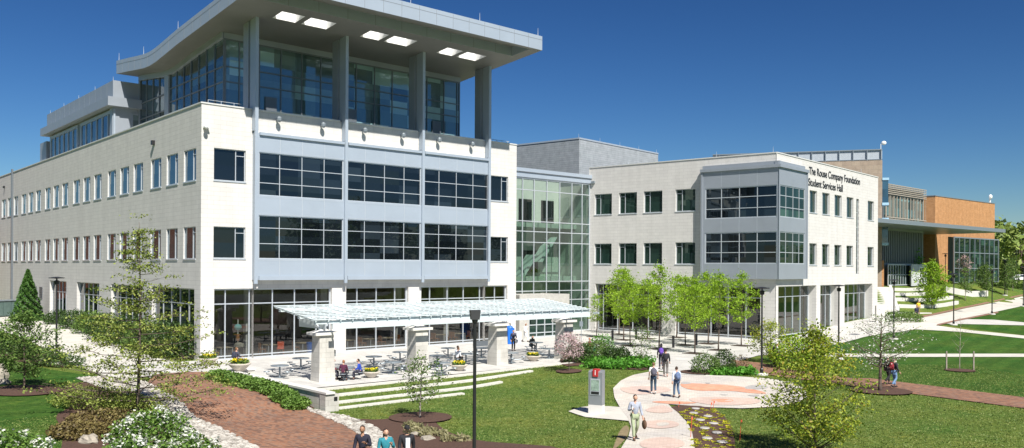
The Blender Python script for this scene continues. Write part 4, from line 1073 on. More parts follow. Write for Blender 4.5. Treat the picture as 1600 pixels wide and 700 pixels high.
def shrub(name, label, cat, loc, r, n, lsize, mat, group=None, flower=None, rz=0, lump=.25, stems=True, sig=.1):
    root = empty(name, loc, rz, label, cat, group)
    nb = 16; lob = rng.normal(size=(nb, 3)); lob /= np.linalg.norm(lob, axis=1)[:, None]; lob[:, 2] = np.abs(lob[:, 2])
    ph = rng.uniform(0, 2*PI, n); ct = rng.uniform(-.35, 1, n); st = np.sqrt(1-ct**2)
    d = np.stack([st*np.cos(ph), st*np.sin(ph), ct], 1)
    rr_ = 1+lump*((d@lob.T).max(1)-.8)*2.2+rng.normal(size=n)*.06
    rad = rr_*np.where(rng.random(n) < .65, 1, rng.uniform(.5, 1, n))
    p = d*rad[:, None]*np.array(r); p[:, 2] = np.maximum(p[:, 2]+r[2]*.45, .02); p += rng.normal(size=p.shape)*sig*min(r)
    build('foliage', leafmesh('foliage', p, lsize, mat, aspect=1.5), None, root, local=True)
    if flower:
        m = flower[1]; i = rng.choice(n, max(8, m//14)); pp = p[i]*1.05; pp = pp[rng.integers(0, len(pp), m)]+rng.normal(size=(m, 3))*.07
        build('blossom', leafmesh('blossom', pp, flower[2], flower[0], aspect=1.05, flat=1.0), None, root, local=True)
    mb = MB()
    for k in range(7):
        a = k*.9; mb.tube([(0.1*math.cos(a), .1*math.sin(a), -.05), (r[0]*.55*math.cos(a), r[1]*.55*math.sin(a), r[2]*.8)], [.03, .01], 5)
    build('stem', mb, M['bark'], root, local=True)
    return root
def cone(R, p=1.0, low=.55):
    return lambda t: R*(low+(1-low)*min(1, t*5))*max(.08, (1-t)**p)
def oval(R): return lambda t: R*max(.12, math.sin(PI*min(1, .12+.86*t))**.75)
def vase(R): return lambda t: R*(.5+.55*math.sin(PI*min(1, .15+.7*t)))*(1 if t < .75 else max(.15, (1-t)*4))

# big foreground tree
tree('young_tree', 'tall open olive leaved tree in front of the side wall', 'tree', G(215, 655), 9.6, cone(5.0, 1.05, .9), 23000, .078, M['lf_olive'], base=.12, nb=54, tr=.085, rise=.14, sig=(.26, .26, .07), twig=5, thin=.85)
tree('young_tree', 'small leafy tree on the left lawn in a round mulch ring', 'tree', G(37, 611), 4.4, oval(1.75), 5200, .09, M['lf_mid'], base=.25, nb=30, tr=.06, rise=.35, sig=(.22, .22, .14), twig=4, group=None)
tree('young_tree', 'slim sparse tree at the tip of the mulch bed below the lawn curbs', 'tree', G(657, 654), 3.3, oval(1.35), 1500, .075, M['lf_mid'], M['bark_light'], base=.3, nb=18, tr=.05, rise=.5, sig=(.16, .16, .10), twig=3, flower=(M['fl_white'], 2, .06))
tree('maple_tree', 'yellow green maple with red tinted leaves in the right foreground', 'tree', G(1274, 712), 5.0, vase(1.9), 12000, .068, M['lf_red'], base=.08, nb=46, tr=.06, rise=.75, sig=(.2, .2, .13), twig=5)
tree('dogwood_tree', 'spreading bare limbed dogwood with white blossom beside the brick path', 'tree', G(1376, 612), 4.7, oval(2.4), 900, .06, M['lf_mid'], M['bark'], base=.36, nb=24, tr=.11, rise=.45, sig=(.2, .2, .10), twig=5, flower=(M['fl_white'], 4, .075))
tree('staked_sapling', 'thin leafless sapling between two stakes on the right lawn', 'tree', G(1500, 578), 3.9, oval(.7), 120, .05, M['lf_brownred'], M['bark_light'], base=.35, nb=12, tr=.035, rise=.9, twig=2)
for dx in (-.95, .95):
    g_ = G(1500, 579); q = MB(); q.box(-.04, .04, -.04, .04, -.1, 1.35)
    tag(build('stake', q, M['bark_light'], mw=Matrix.Translation((g_.x+dx, g_.y, g_.z))), 'pale wooden stake on the %s side of the thin sapling' % ('left' if dx < 0 else 'right'), 'stake', 'stakes at the sapling')
# conifer
c_ = G(38, 492); cl = Vector((-53.5, 95.5, zt(-53.5, 95.5)))
root = empty('conifer_tree', cl, 0, 'dense green conical evergreen standing by the side wall', 'tree')
n = 9000; t = rng.random(n)**1.25; ph = rng.uniform(0, 2*PI, n); R = 1.75*(1-t)**.9*(.72+.3*np.sin(ph*7+t*40))+.06
pp = np.stack([R*np.cos(ph), R*np.sin(ph), .1+t*5.6-.15*R], 1)
build('crown', leafmesh('crown', pp, .12, M['lf_conifer'], aspect=2.2, flat=.1), None, root, local=True)
q = MB(); q.tube([(0, 0, -.1), (0, 0, 5.4)], [.12, .02], 6); build('trunk', q, M['bark'], root, local=True)
# plaza trees
pt = [(932, 527), (968, 523), (975, 532), (984, 541), (1011, 530), (1030, 546), (1058, 528), (1071, 540), (1085, 553), (1106, 538), (1123, 548), (1159, 541)]
protos = []
for k in range(3):
    o = tree('plaza_tree', 'x', 'tree', (0, 0, 0), 6.5+.3*k, oval(1.65), 2900, .10, M['lf_bright'], base=.36, nb=26, tr=.06, rise=.5, sig=(.22, .22, .11), twig=4, group='bright green trees in square pits on the plaza')
    protos.append(o)
ptl = ['leftmost bright green plaza tree at the pergola end', 'second bright green plaza tree from the left, far row by the wall', 'third bright green plaza tree, middle of the left cluster', 'bright green plaza tree nearest the shrubs in the left cluster', 'bright green plaza tree in front of the last left glazing bay', 'bright green plaza tree just left of the walker with purple bag', 'bright green plaza tree before the stone pier, far row', 'bright green plaza tree behind the black bollard, middle row', 'bright green plaza tree nearest the viewer in the right cluster', 'bright green plaza tree in the middle of the right cluster', 'bright green plaza tree second from the right', 'rightmost bright green plaza tree under the grey corner bay']
for i, (px, py) in enumerate(pt):
    o = protos[i] if i < 3 else copy_tree(protos[i % 3])
    o.location = G(px, py); o.rotation_euler = (0, 0, i*1.3); s = .92+.05*((i*7) % 4) - (.22 if i == 0 else 0); o.scale = (s, s, s); o['label'] = ptl[i]
    p = G(px, py); q = MB(); q.box(-.75, .75, -.75, .75, -.02, .03); pit = build('tree_pit', q, M['soil'], mw=Matrix.Translation((p.x, p.y, .05)) @ Matrix.Rotation(math.atan2(R1F.d.y, R1F.d.x), 4, 'Z'))
    tag(pit, kind='structure')
ords5 = ['one', 'two', 'three', 'four', 'five']
# right background trees
tree('willow_tree', 'feathery light green tree on the terraced lawn by the entrance', 'tree', G(1456, 483), 6.6, oval(2.2), 4200, .13, M['lf_bright'], M['bark_light'], base=.12, nb=40, tr=.07, rise=1.0, sig=(.25, .25, .2), twig=3, aspect=2.4)
tree('dark_green_tree', 'bushy dark green tree at the brick corner behind the feathery tree', 'tree', Vector((63.5, 137, 4.7)), 6.2, oval(1.7), 3000, .16, M['lf_hosta'], base=.1, nb=30, tr=.07, sig=(.3, .3, .2))
tree('young_tree', 'pale young tree in front of the tall glass wall', 'tree', G(1508, 470), 5.0, oval(1.4), 1500, .12, M['lf_mid'], M['bark_light'], base=.3, nb=20, tr=.05, rise=.8, twig=3)
tree('blossom_tree', 'pink blossoming tree close to the left end of the tall glass wall', 'tree', Vector((77.5, 148, 4.7)), 5.0, oval(1.4), 300, .14, M['lf_mid'], M['bark'], base=.4, nb=20, tr=.05, rise=.7, twig=3, flower=(M['fl_pink'], 6, .14))
for i, (x, y, Yd, hh) in enumerate(((1541, 466, 136, 5.4), (1536, 458, 148, 4.6), (1582, 455, 160, 6.0), (1573, 462, 150, 6.0))):
    tree('young_tree', ['leafy young tree left of the lamp at the path end', 'small young tree right of the tall glass wall', 'young tree right of the lamp beside the parked car', 'slim tree beside the lamp on the far slope'][i], 'tree', G(x, y), hh, oval(1.3), 1500, .15, M['lf_mid'], M['bark_light'], base=.25, nb=20, tr=.05, rise=.8, twig=3)
for i, (x, y) in enumerate(((-66, 71), (-73, 85), (-80, 99), (-86, 113), (-93, 128))):  # unseen hedges, added so the side glazing mirrors green instead of red brick
    shrub('reflection_hedge', 'unseen green hedge added for reflections outside the left edge, number %s from the front' % ords5[i], 'hedge', Vector((x, y, .6)), (8, 3.5, 2.6), 2600, .45, M['lf_mid'], 'hedges added for reflections beyond the left edge', rz=-1.2)
p_ = Vector((-60.5, 101, zt(-60.5, 101))); ub = empty('utility_cabinet', p_, 1.2, 'long dark green utility cabinet behind the conifer at the left edge', 'utility cabinet')
q = MB(); q.box(-2.6, 2.6, -.8, .8, .1, 1.9); build('cabinet', q, plain('utility_green', (.07, .11, .10), .5), ub, local=True)
q = MB()
for k in range(5): q.box(-2.5+k*1.02, -2.5+k*1.02+.92, -.84, -.803, .2, 1.75)
build('door_panel', q, plain('utility_green_b', (.085, .13, .12), .45), ub, local=True)
q = MB(); q.box(-2.7, 2.7, -.9, .9, 1.9, 2.0); build('lid', q, M['steel'], ub, local=True)
# far wood
tips = []
for k in range(150):
    th = random.random(); x = 118+th*170+random.uniform(-8, 8); y = 205+random.uniform(-8, 60)+th*10
    h = random.uniform(11, 15.5); z0 = 4.6; n = 420
    d = rng.normal(size=(n, 3)); d /= np.linalg.norm(d, axis=1)[:, None]; s = rng.uniform(.7, 1.05, (n, 1))
    tips.append(np.array([x, y, z0+h*.5])+d*s*np.array([4.2, 4.2, h*.55])*(1+.25*np.sin(d[:, :1]*5+k)))
tips = np.concatenate(tips); tips = tips[tips[:, 2] > 4]
tag(build('woodland', leafmesh('woodland', tips, .95, leafmat('leaf_wood', [(.2, (.09, .14, .03)), (.5, (.18, .25, .05)), (.8, (.32, .38, .10))], .2)), None), 'spring green woodland on the horizon beyond the brick building', 'woodland', kind='stuff')
mb = MB()
for k in range(60):
    x = 118+random.random()*120; y = 200+random.random()*20; mb.tube([(x, y, 4), (x+random.uniform(-1, 1), y, 14)], [.25, .1], 5)
tag(build('woodland_trunks', mb, M['bark']), 'grey trunks standing among the horizon woodland', 'tree trunks', kind='stuff')
# trees off to the right, mirrored in the windows
for i, (x, y, h) in enumerate(((66, 52, 17), (74, 44, 19), (84, 58, 17), (60, 40, 15), (92, 74, 16))):
    tree('mature_tree', 'tall mature tree outside the frame on the right, number %s from the front' % ['three', 'two', 'four', 'one', 'five'][i], 'tree', Vector((x, y, 0)), h, oval(5), 4200, .5, M['lf_mid'], base=.15, nb=40, tr=.3, rise=.4, sig=(.9, .9, .6), group='trees beyond the right edge')

# shrubs by the side wall
for i, (x, y, r, hh, mt) in enumerate(((66, 497, 2.0, 1.3, 'lf_dark'), (20, 490, 2.6, 1.3, 'lf_hosta'), (95, 506, 1.6, 1.2, 'lf_dark'), (118, 513, 1.7, 1.5, 'lf_dark'), (142, 521, 1.8, 1.7, 'lf_mid'), (168, 530, 1.6, 1.8, 'lf_dark'), (196, 538, 1.6, 1.9, 'lf_dark'), (226, 547, 1.7, 2.1, 'lf_mid'), (258, 555, 1.8, 2.3, 'lf_dark'), (290, 561, 1.5, 2.2, 'lf_dark'))):
    shrub('shrub', 'evergreen shrub under the side wall, %s along the row from the far left' % ['second', 'first', 'third', 'fourth', 'fifth', 'sixth', 'seventh', 'eighth', 'ninth', 'tenth'][i], 'shrub', G(x, y), (r, 1.3, hh*.75), 2600, .11, M[mt], 'shrubs planted along the side wall', rz=i*.7)
# white flowering shrubs bottom left
def bigshrub(label, px, py, r, n, fl, dz=0):
    return shrub('flowering_shrub', label, 'shrub', G(px, py)+Vector((0, 0, dz)), r, n, .085, M['lf_bush'], 'white flowering shrubs in the left foreground', flower=(M['fl_white'], fl, .105), lump=.5)
bigshrub('white flowering shrub in the bottom left corner', 8, 738, (1.25, 1.0, .78), 3600, 1300)
bigshrub('white flowering shrub spilling over the stones beside the brick path', 240, 712, (1.3, 1.0, 1.0), 4600, 1900)
bigshrub('low white flowering shrub right of the large white shrub', 292, 738, (1.0, .8, .7), 2600, 900)
bigshrub('small white flowering shrub left of the large white shrub', 200, 745, (.8, .7, .7), 2000, 500)
for i, (px, py, r) in enumerate(((150, 636, (2.0, 1.2, .6)), (205, 650, (1.4, 1.1, .6)), (125, 684, (1.2, .9, .4)), (165, 668, (1.6, 1.0, .5)))):
    shrub('low_shrub', ['wide low olive shrub at the back of the left mulch bed', 'low olive shrub around the foot of the tall tree', 'low brownish shrub above the rock in the mulch bed', 'brown tinted low shrub in the middle of the left mulch bed'][i], 'shrub', G(px, py), r, 3200, .075, M['lf_brownred'] if i in (2, 3) else M['lf_olive'], 'low shrubs in the left mulch bed')
for i, (px, py) in enumerate(((20, 553), (60, 562), (92, 572), (0, 548))):
    shrub('low_shrub', ['low dark shrub behind the small left lawn tree', 'low dark shrub left of the lamp post', 'low dark shrub at the foot of the lamp post', 'low dark shrub at the left edge beside the path'][i], 'shrub', G(px, py), (1.5, .9, .5), 1500, .09, M['lf_mid'] if i % 2 else M['lf_dark'], 'low shrubs beside the left path')
# hedge along the patio wall
for k in range(9):
    w = 10.2+1.25*k
    shrub('hedge_plant', '%s green strappy clump along the patio wall, counting from the planter' % ['first', 'second', 'third', 'fourth', 'fifth', 'sixth', 'seventh', 'eighth', 'ninth'][k], 'plant', FP(-2.95, w), (.7, .7, .36), 1500, .10, M['lf_bush'], 'green clumps along the patio wall', sig=.15)
# shrub cluster right of the patio
shrub('hedge', 'clipped dark box hedge beside the last pergola pillar', 'hedge', G(903, 567), (1.0, .8, .95), 2800, .08, M['lf_dark'])
shrub('hedge', 'clipped green hedge right of the pink blossom', 'hedge', G(930, 565), (1.2, .9, 1.0), 2800, .08, M['lf_mid'])
tree('blossom_tree', 'small pink blossoming tree at the end of the pergola', 'tree', G(889, 581), 2.7, oval(1.15), 200, .07, M['lf_brownred'], base=.42, nb=22, tr=.04, rise=.6, sig=(.16, .16, .1), twig=4, flower=(M['fl_pink'], 10, .075))
shrub('flowering_shrub', 'small shrub with white flowers between hedge and dark bushes', 'shrub', G(941, 560), (.9, .7, 1.2), 1500, .08, M['lf_hosta'], flower=(M['fl_white'], 300, .08))
shrub('shrub', 'dark round shrub left of the slender multi stemmed bush', 'shrub', G(958, 568), (.7, .7, .8), 1400, .08, M['lf_dark'])
shrub('shrub', 'dark pointed shrub just left of the slender bush', 'shrub', G(972, 567), (.6, .6, .75), 1400, .08, M['lf_dark'])
tree('slender_bush', 'slender multi stemmed light green bush among the hostas', 'shrub', G(1002, 568), 3.0, oval(.9), 900, .08, M['lf_mid'], M['bark_light'], base=.1, nb=20, tr=.025, rise=1.2, twig=3)
tag(build('ground_cover', leafmesh('ground_cover', (lambda P: P)(np.array([(lambda p: (p.x+random.uniform(-.6, .6), p.y+random.uniform(-.6, .6), p.z+random.uniform(.05, .45)))(G(random.uniform(918, 1012), random.uniform(566, 577))) for _ in range(700) for _ in range(1)]+[(lambda p: (p.x, p.y, p.z+random.uniform(.05, .3)))(G(random.uniform(1110, 1180), random.uniform(580, 587))) for _ in range(300)])[np.repeat(np.arange(1000), 6)]+rng.normal(size=(6000, 3))*np.array([.12, .12, .08])), .13, M['lf_hosta'], aspect=2.0), None), 'lush bright green ground cover in front of the shrubs', 'ground cover', kind='stuff')
shrub('round_shrub', 'round green shrub, left of the pair beyond the mosaic', 'shrub', G(1103, 584), (.85, .8, .85), 2200, .07, M['lf_mid'], 'pair of round shrubs beyond the mosaic')
shrub('round_shrub', 'round darker shrub, right of the pair beyond the mosaic', 'shrub', G(1131, 581), (.72, .7, .95), 2200, .07, M['lf_dark'], 'pair of round shrubs beyond the mosaic')
shrub('twiggy_shrub', 'small brown twiggy shrub right of the round pair', 'shrub', G(1156, 579), (.6, .6, .7), 500, .06, M['lf_brownred'])
tree('lilac_bush', 'loose red tinted bush behind the white hooded walker', 'shrub', G(1205, 566), 3.2, oval(1.7), 2600, .09, M['lf_red'], base=.15, nb=30, tr=.035, rise=.8, multi=3, sig=(.2, .2, .15), twig=3)
shrub('bright_bush', 'fresh bright green bush behind the maple', 'shrub', G(1243, 575), (1.55, 1.3, 1.3), 3800, .10, M['lf_bright'], lump=.5)
shrub('dark_bush', 'low dark bush by the stairs below the stone hall', 'shrub', G(1408, 503), (2.2, 1.4, .8), 1800, .12, M['lf_mid'])
# far flowering hedge
fh = np.array([(lambda p: (p.x, p.y, p.z+random.uniform(.1, 1.2)))(at(random.uniform(1490, 1600), random.uniform(450, 457), 150)) for _ in range(1500)])
tag(build('far_shrubbery', leafmesh('far_shrubbery', fh, .28, M['lf_mid']), None), 'low mixed shrubbery at the foot of the tall glass wall', 'shrubbery', kind='stuff')
# yellow flower rows in crescent bed
k = 0; ylist = []
for i in range(74):
    for _ in range(40):
        p = (random.uniform(1062, 1143), random.uniform(641, 706)); g_ = G(*p)
        if inside((g_.x, g_.y), bp[3]) and all((g_.x-a)**2+(g_.y-b)**2 > .36**2 for a, b in ylist): ylist.append((g_.x, g_.y)); break
yp = leafmesh('bedding_plant', clumps([(0, 0, .045)], 46, (.08, .08, .012)), .065, M['lf_chart'], aspect=2.0)
for (x, y) in ylist:
    o = bpy.data.objects.new('bedding_plant', yp); col.objects.link(o); o.location = (x, y, zt(x, y)+.05); o.rotation_euler = (0, 0, random.random()*6); s = random.uniform(.65, 1.0); o.scale = (s, s, s*.7)
    tag(o, 'small yellow green clump in the curved bed beside the mosaic path', 'plant', 'yellow bedding plants in the curved bed')
# stepping discs in bed
q = MB(); q.lathe([(.2, 0), (.22, .03), (.2, .06)], 14); dm = q.mesh('stone_disc'); dm.materials.append(M['greypav'])
dn = ['nearest the top end of the curved bed', 'second down the curved bed', 'third down, at the middle of the bed', 'fourth down, left side of the bed', 'fifth down, right side of the bed', 'sixth down, left of centre', 'seventh down, right of centre', 'eighth down, left side', 'lowest, right side of the curved bed']
for i, (px, py) in enumerate(((1087, 641), (1084, 648), (1106, 653), (1094, 659), (1115, 664.5), (1101, 672), (1120, 679), (1105, 688), (1128, 694))):
    o = bpy.data.objects.new('stone_disc', dm); col.objects.link(o); o.location = G(px, py)+Vector((0, 0, .06)); tag(o, 'pale flat stone disc, '+dn[i], 'stone disc', 'pale discs in the curved bed')
# grass tufts in mulch
bl = []
for (px, py, kk) in ((640, 668, 8), (655, 672, 7), (672, 677, 7), (690, 682, 8), (640, 677, 7), (700, 690, 6), (722, 690, 6), (665, 683, 6)):
    p = G(px, py); c = np.tile([0, 0, .14], (1, 1))
    o = build('grass_tuft', leafmesh('grass_tuft', clumps([(0, 0, .13)], 320, (.12, .12, .06)), .085, M['lf_blade'], aspect=3.0, flat=-.5), None, mw=Matrix.Translation(p))
    tag(o, 'dry ornamental grass tuft in the mulch bed beside the tall lamp post', 'grass tuft', 'dry grass tufts in the mulch bed')
# grass blades breaking up the near lawns
def pip(P, poly):
    c = np.zeros(len(P), bool); x, y = P[:, 0], P[:, 1]; j = len(poly)-1
    for i in range(len(poly)):
        xi, yi = poly[i]; xj, yj = poly[j]
        if yi != yj: c ^= ((yi > y) != (yj > y)) & (x < (xj-xi)*(y-yi)/(yj-yi)+xi)
        j = i
    return c
Pn = np.stack([rng.uniform(-26, 34, 260000), 26+38*rng.random(260000)**1.3], 1)
rat = Pn[:, 0]/Pn[:, 1]; keep = (rat > -.62) & (rat < .62)
wv = (Pn[:, 0]-FO.x)*FN.x+(Pn[:, 1]-FO.y)*FN.y; keep &= wv > 17.9
Pn = Pn[keep]
out = np.zeros(len(Pn), bool)
for pl_ in ALLP:
    if len(pl_) > 3: out |= pip(Pn, pl_)
Pn = Pn[~out]
Pn = np.array([(x, y, zt(x, y)+.03) for x, y in Pn])
gl = leafmat('grass_blades', [(.2, (.08, .14, .03)), (.5, (.16, .23, .05)), (.8, (.30, .33, .11))], .3)
tag(build('grass', leafmesh('grass', Pn, .034, gl, aspect=2.4, flat=.2), None), 'short grass blades on the near lawns', 'grass', kind='stuff')
# rocks
def rock(label, px, py, s, grp=None):
    q = MB(); sd = random.random()*9
    q.ell((0, 0, s[2]*.4), s, 12, 8, lambda d: 1+.18*math.sin(d.x*5+sd)+.14*math.sin(d.y*7+sd*2)+.1*math.sin(d.z*9))
    tag(build('boulder', q, M['rock'], mw=Matrix.Translation(G(px, py)) @ Matrix.Rotation(sd, 4, 'Z')), label, 'rock', grp)
rock('flat mossy rock in the mulch bed beside the white shrub', 138, 692, (.6, .38, .22)); rock('upper pale boulder at the left edge of the lawn', -4, 592, (.65, .5, .55)); rock('flat pale boulder below another at the left edge', 4, 600, (.6, .4, .2)); rock('small pale rock among the dry grass tufts', 655, 680, (.35, .25, .14)); rock('low rock in the mulch near the tall lamp post', 668, 687, (.4, .3, .12))

# ================================================================== STREET LAMPS
def lamp_proto():
    r = empty('street_lamp', (0, 0, 0))
    q = MB(); q.tube([(0, 0, 0), (0, 0, 5.3)], [.07, .05], 10); build('pole', q, M['black'], r, local=True)
    q = MB(); q.lathe([(.42, 0), (.42, .1), (.3, .14)], 14); build('concrete_base', q, M['conc'], r, local=True)
    q = MB(); q.lathe([(.09, .14), (.12, .2), (.12, .4), (.08, .46)], 10); build('foot', q, M['black'], r, local=True)
    q = MB(); q.lathe([(.06, 5.3), (.15, 5.34), (.17, 5.56), (.10, 5.6)], 10); build('lantern', q, M['black'], r, local=True)
    q = MB(); q.lathe([(.05, 5.6), (.05, 5.7), (.5, 5.74), (.5, 5.78), (.1, 5.84)], 16); build('shade', q, M['black'], r, local=True)
    return r
lp = lamp_proto()
LL = [(G(88, 569), 'black lamp post beside the pale left path'), (G(1190, 586), 'black lamp post at the edge of the mosaic circle'), (Vector((at(1311, 430, 67.5).x, 67.5, zt(25, 67.5))), 'black lamp post before the stone hall glazing behind the maple'),
      (Vector((at(1397, 432, 84).x, 84, zt(37, 84))), 'black lamp post behind the dogwood near the stairs'), (G(1490, 508), 'black lamp post where the wide path meets the thin path'), (G(1550, 491.5), 'black lamp post midway along the lower edge of the wide path'),
      (G(1570, 462), 'distant black lamp post beyond the wide path by the shrubs'), (G(1477, 455), 'black lamp post in front of the brick corner column'), (G(1599, 479), 'black lamp post at the right edge of the photo'), (G(1588, 441), 'farthest black lamp post in front of the woodland')]
for i, (p, lab) in enumerate(LL):
    o = lp if i == 0 else copy_tree(lp); o.location = p; tag(o, lab, 'street lamp', 'black lamp posts around the lawns')
# near lamp with box head
p = Vector((at(741, 700, 27.5).x, 27.5, zt(-1.2, 27.5))); bl_ = empty('box_head_lamp', p, math.radians(14), 'tall black lamp post with a square box head in front of the lawn', 'street lamp')
top = 7-69/1350*27.5-p.z+.08
q = MB(); q.tube([(0, 0, -.1), (0, 0, top-.3)], [.062, .052], 12); build('pole', q, M['black'], bl_, local=True)
q = MB(); q.hexa([(-.13, -.12, top-.32), (.13, -.12, top-.32), (.13, .12, top-.32), (-.13, .12, top-.32), (-.16, -.15, top-.02), (.16, -.15, top-.02), (.16, .15, top-.02), (-.16, .15, top-.02)]); build('lamp_head', q, plain('dark_grey_box', (.05, .05, .055), .5), bl_, local=True)
q = MB(); q.lathe([(.08, top-.42), (.1, top-.36), (.1, top-.325)], 10); build('collar', q, M['black'], bl_, local=True)

# bollards
q = MB(); q.lathe([(.11, 0), (.11, .9), (.14, .92), (.14, 1.0), (.06, 1.06)], 10)
bo = None
for i, (px, py) in enumerate(((957, 534), (994, 531), (1052, 544), (1088, 540))):
    if bo is None: bo = build('bollard', q, M['black']); o = bo
    else: o = bo.copy(); col.objects.link(o)
    o.location = G(px, py)+Vector((0, 0, .05)); tag(o, ['leftmost black bollard among the plaza trees', 'second black bollard from the left among the plaza trees', 'third black bollard, just right of the walker with purple bag', 'rightmost black bollard among the plaza trees'][i], 'bollard', 'black bollards on the plaza')

# ================================================================== PATIO FURNITURE
def table_proto():
    r = empty('picnic_table', (0, 0, 0))
    q = MB(); q.lathe([(.0, .72), (.56, .72), (.58, .745), (.56, .77), (.0, .77)], 20); build('tabletop', q, M['steel'], r, local=True)
    q = MB(); q.tube([(0, 0, 0), (0, 0, .72)], .06, 8); q.box(-.3, .3, -.3, .3, 0, .02)
    for a in range(4):
        th = a*PI/2+PI/4; c, s = math.cos(th), math.sin(th); q.tube([(0, 0, .2), (c*.9, s*.9, .28), (c*.9, s*.9, .42)], .03, 6)
    build('frame', q, M['steel'], r, local=True)
    for a in range(4):
        th = a*PI/2+PI/4; c, s = math.cos(th)*.9, math.sin(th)*.9
        q = MB(); q.lathe([(.19, .42), (.2, .44), (.19, .46)], 12, (c, s, 0)); build('seat', q, M['steel'], r, local=True)
    return r
tp = table_proto()
TL = [(437, 591, 'grey patio table nearest the low wall and bowl planter'), (470, 578, 'grey patio table just left of the first pillar'), (540, 594, 'grey patio table at which three people in maroon and blue sit'), (584, 575, 'grey patio table behind the group of three'), (614, 585, 'grey patio table left of the second pillar'), (625, 567, 'grey patio table close to the window left of the second pillar'), (683, 573, 'grey patio table just right of the second pillar'), (700, 560, 'grey patio table by the glazing between second and third pillars'), (728, 570, 'grey patio table of the seated couple'), (752, 560, 'grey patio table left of the third pillar'), (799, 568, 'grey patio table just right of the third pillar'), (838, 550, 'grey patio table at which the dark haired person sits'), (858, 561, 'grey patio table left of the fourth pillar'), (690, 586, 'grey patio table in the front row between the second pillar and flower bowl')]
for i, (px, py, lab) in enumerate(TL):
    o = tp if i == 0 else copy_tree(tp); p = G(px, py); o.location = (p.x, p.y, .05); o.rotation_euler = (0, 0, i*.4); tag(o, lab, 'table', 'grey steel tables on the patio')
def planter(px, py, lab, s=1.0, z=.05):
    p = G(px, py); r = empty('bowl_planter', (p.x, p.y, z+(p.z if z == .05 else 0)), 0, lab, 'planter', 'stone bowl planters with yellow flowers'); r.scale = (s, s, s)
    q = MB(); q.lathe([(.3, 0), (.34, .05), (.62, .35), (.72, .42), (.72, .48), (.64, .48)], 20); build('bowl', q, plain('bowl_stone', (.55, .50, .43), .8) if 'bowl_stone' not in bpy.data.materials else bpy.data.materials['bowl_stone'], r, local=True)
    q = MB(); q.lathe([(.0, .44), (.66, .46)], 16); build('soil', q, M['soil'], r, local=True)
    build('plants', leafmesh('plants', np.stack([rng.uniform(-.5, .5, 260), rng.uniform(-.5, .5, 260), rng.uniform(.46, .68, 260)], 1), .13, M['lf_mid']), None, r, local=True)
    build('flowers', leafmesh('flowers', np.stack([rng.uniform(-.45, .45, 110), rng.uniform(-.45, .45, 110), rng.uniform(.6, .76, 110)], 1), .11, M['fl_yellow'], aspect=1.1), None, r, local=True)
planter(325, 571, 'stone bowl of yellow flowers by the corner pier of the hall')
planter(374, 590, 'stone bowl of yellow flowers standing on the low wall', 1.0, .43)
planter(580, 591, 'stone bowl of plants behind the lawn edge near the three seated people', .8); planter(717, 580, 'stone bowl with yellow flowers beside the seated couple', .85); planter(833, 565, 'stone bowl of yellow flowers before the dark haired seated person', .85)
# bins and cabinet
q = MB(); q.box(-.35, .35, -.3, .3, 0, 1.45); q.lathe([(.35, 1.45), (.25, 1.62), (.05, 1.68)], 12)
p = G(796, 538); tag(build('recycling_bin', q, M['blue'], mw=Matrix.Translation((p.x, p.y, .05)) @ Matrix.Rotation(.6, 4, 'Z')), 'tall blue recycling bin left of the entrance doors', 'bin')
q = MB(); q.lathe([(.25, 0), (.28, 1.0), (.22, 1.1)], 12); p = G(810, 537); tag(build('litter_bin', q, M['white'], mw=Matrix.Translation((p.x, p.y, .05))), 'white litter bin beside the blue recycling bin', 'bin')
bch = empty('bench', G(757, 551), math.atan2(E1.y, E1.x), 'dark bench against the glazing behind the third pillar', 'bench'); q = MB(); q.box(-.9, .9, 0, .4, .4, .46); build('seat', q, M['alum_dark'], bch, local=True); q = MB(); q.box(-.9, .9, .36, .42, .5, .95); build('backrest', q, M['alum_dark'], bch, local=True)
for s in (-.8, .75): q = MB(); q.box(s, s+.05, 0, .4, 0, .4); build('leg', q, M['alum_dark'], bch, local=True)
# sign posts
def signpost(px, py, h, lab):
    p = G(px, py); r = empty('sign_post', p, .0, lab, 'sign'); q = MB(); q.tube([(0, 0, 0), (0, 0, h)], .035, 6); build('post', q, M['steel'], r, local=True)
    q = MB(); q.box(-.16, .16, -.05, -.03, h-.45, h); build('sign_panel', q, M['steel'], r, local=True)
signpost(908, 540, 2.2, 'small grey sign on a thin post between the pergola end and the plaza trees')
# kiosk
kp = G(932, 647); kx = empty('information_pillar', kp, math.radians(-27), 'grey information pillar with a screen and red emblem on the lawn pad', 'information pillar')
q = MB(); q.box(-.38, .38, -.2, .2, 0, .5); build('plinth', q, M['stone_plain'], kx, local=True)
q = MB(); q.box(-.38, .38, -.2, .2, .503, 2.2); q.hexa([(-.38, -.2, 2.2), (.38, -.2, 2.2), (.38, .2, 2.2), (-.38, .2, 2.2), (-.38, -.12, 2.26), (.38, -.12, 2.26), (.38, .2, 2.3), (-.38, .2, 2.3)]); build('cabinet', q, plain('kiosk_grey', (.27, .29, .31), .4, .3, .05), kx, local=True)
q = MB(); q.box(-.27, .27, -.225, -.203, 1.02, 1.86); f = build('screen_frame', q, M['alum'], kx, local=True)
q = MB(); q.box(-.22, .22, -.235, -.226, 1.25, 1.8); build('screen', q, plain('screen_green', (.25, .34, .28), .2, 0, .5, 6), f, local=True)
q = MB(); q.box(-.22, .22, -.234, -.226, 1.06, 1.2); build('label_panel', q, M['black'], f, local=True)
q = MB(); q.box(-.12, .16, -.26, .1, 1.98, 2.36); f = build('emblem_box', q, M['red'], kx, local=True)
q = MB(); q.box(-.0, .04, -.27, -.262, 2.06, 2.22); q.ell((.02, -.266, 2.27), (.035, .008, .035), 8, 5); build('emblem', q, M['white'], f, local=True)
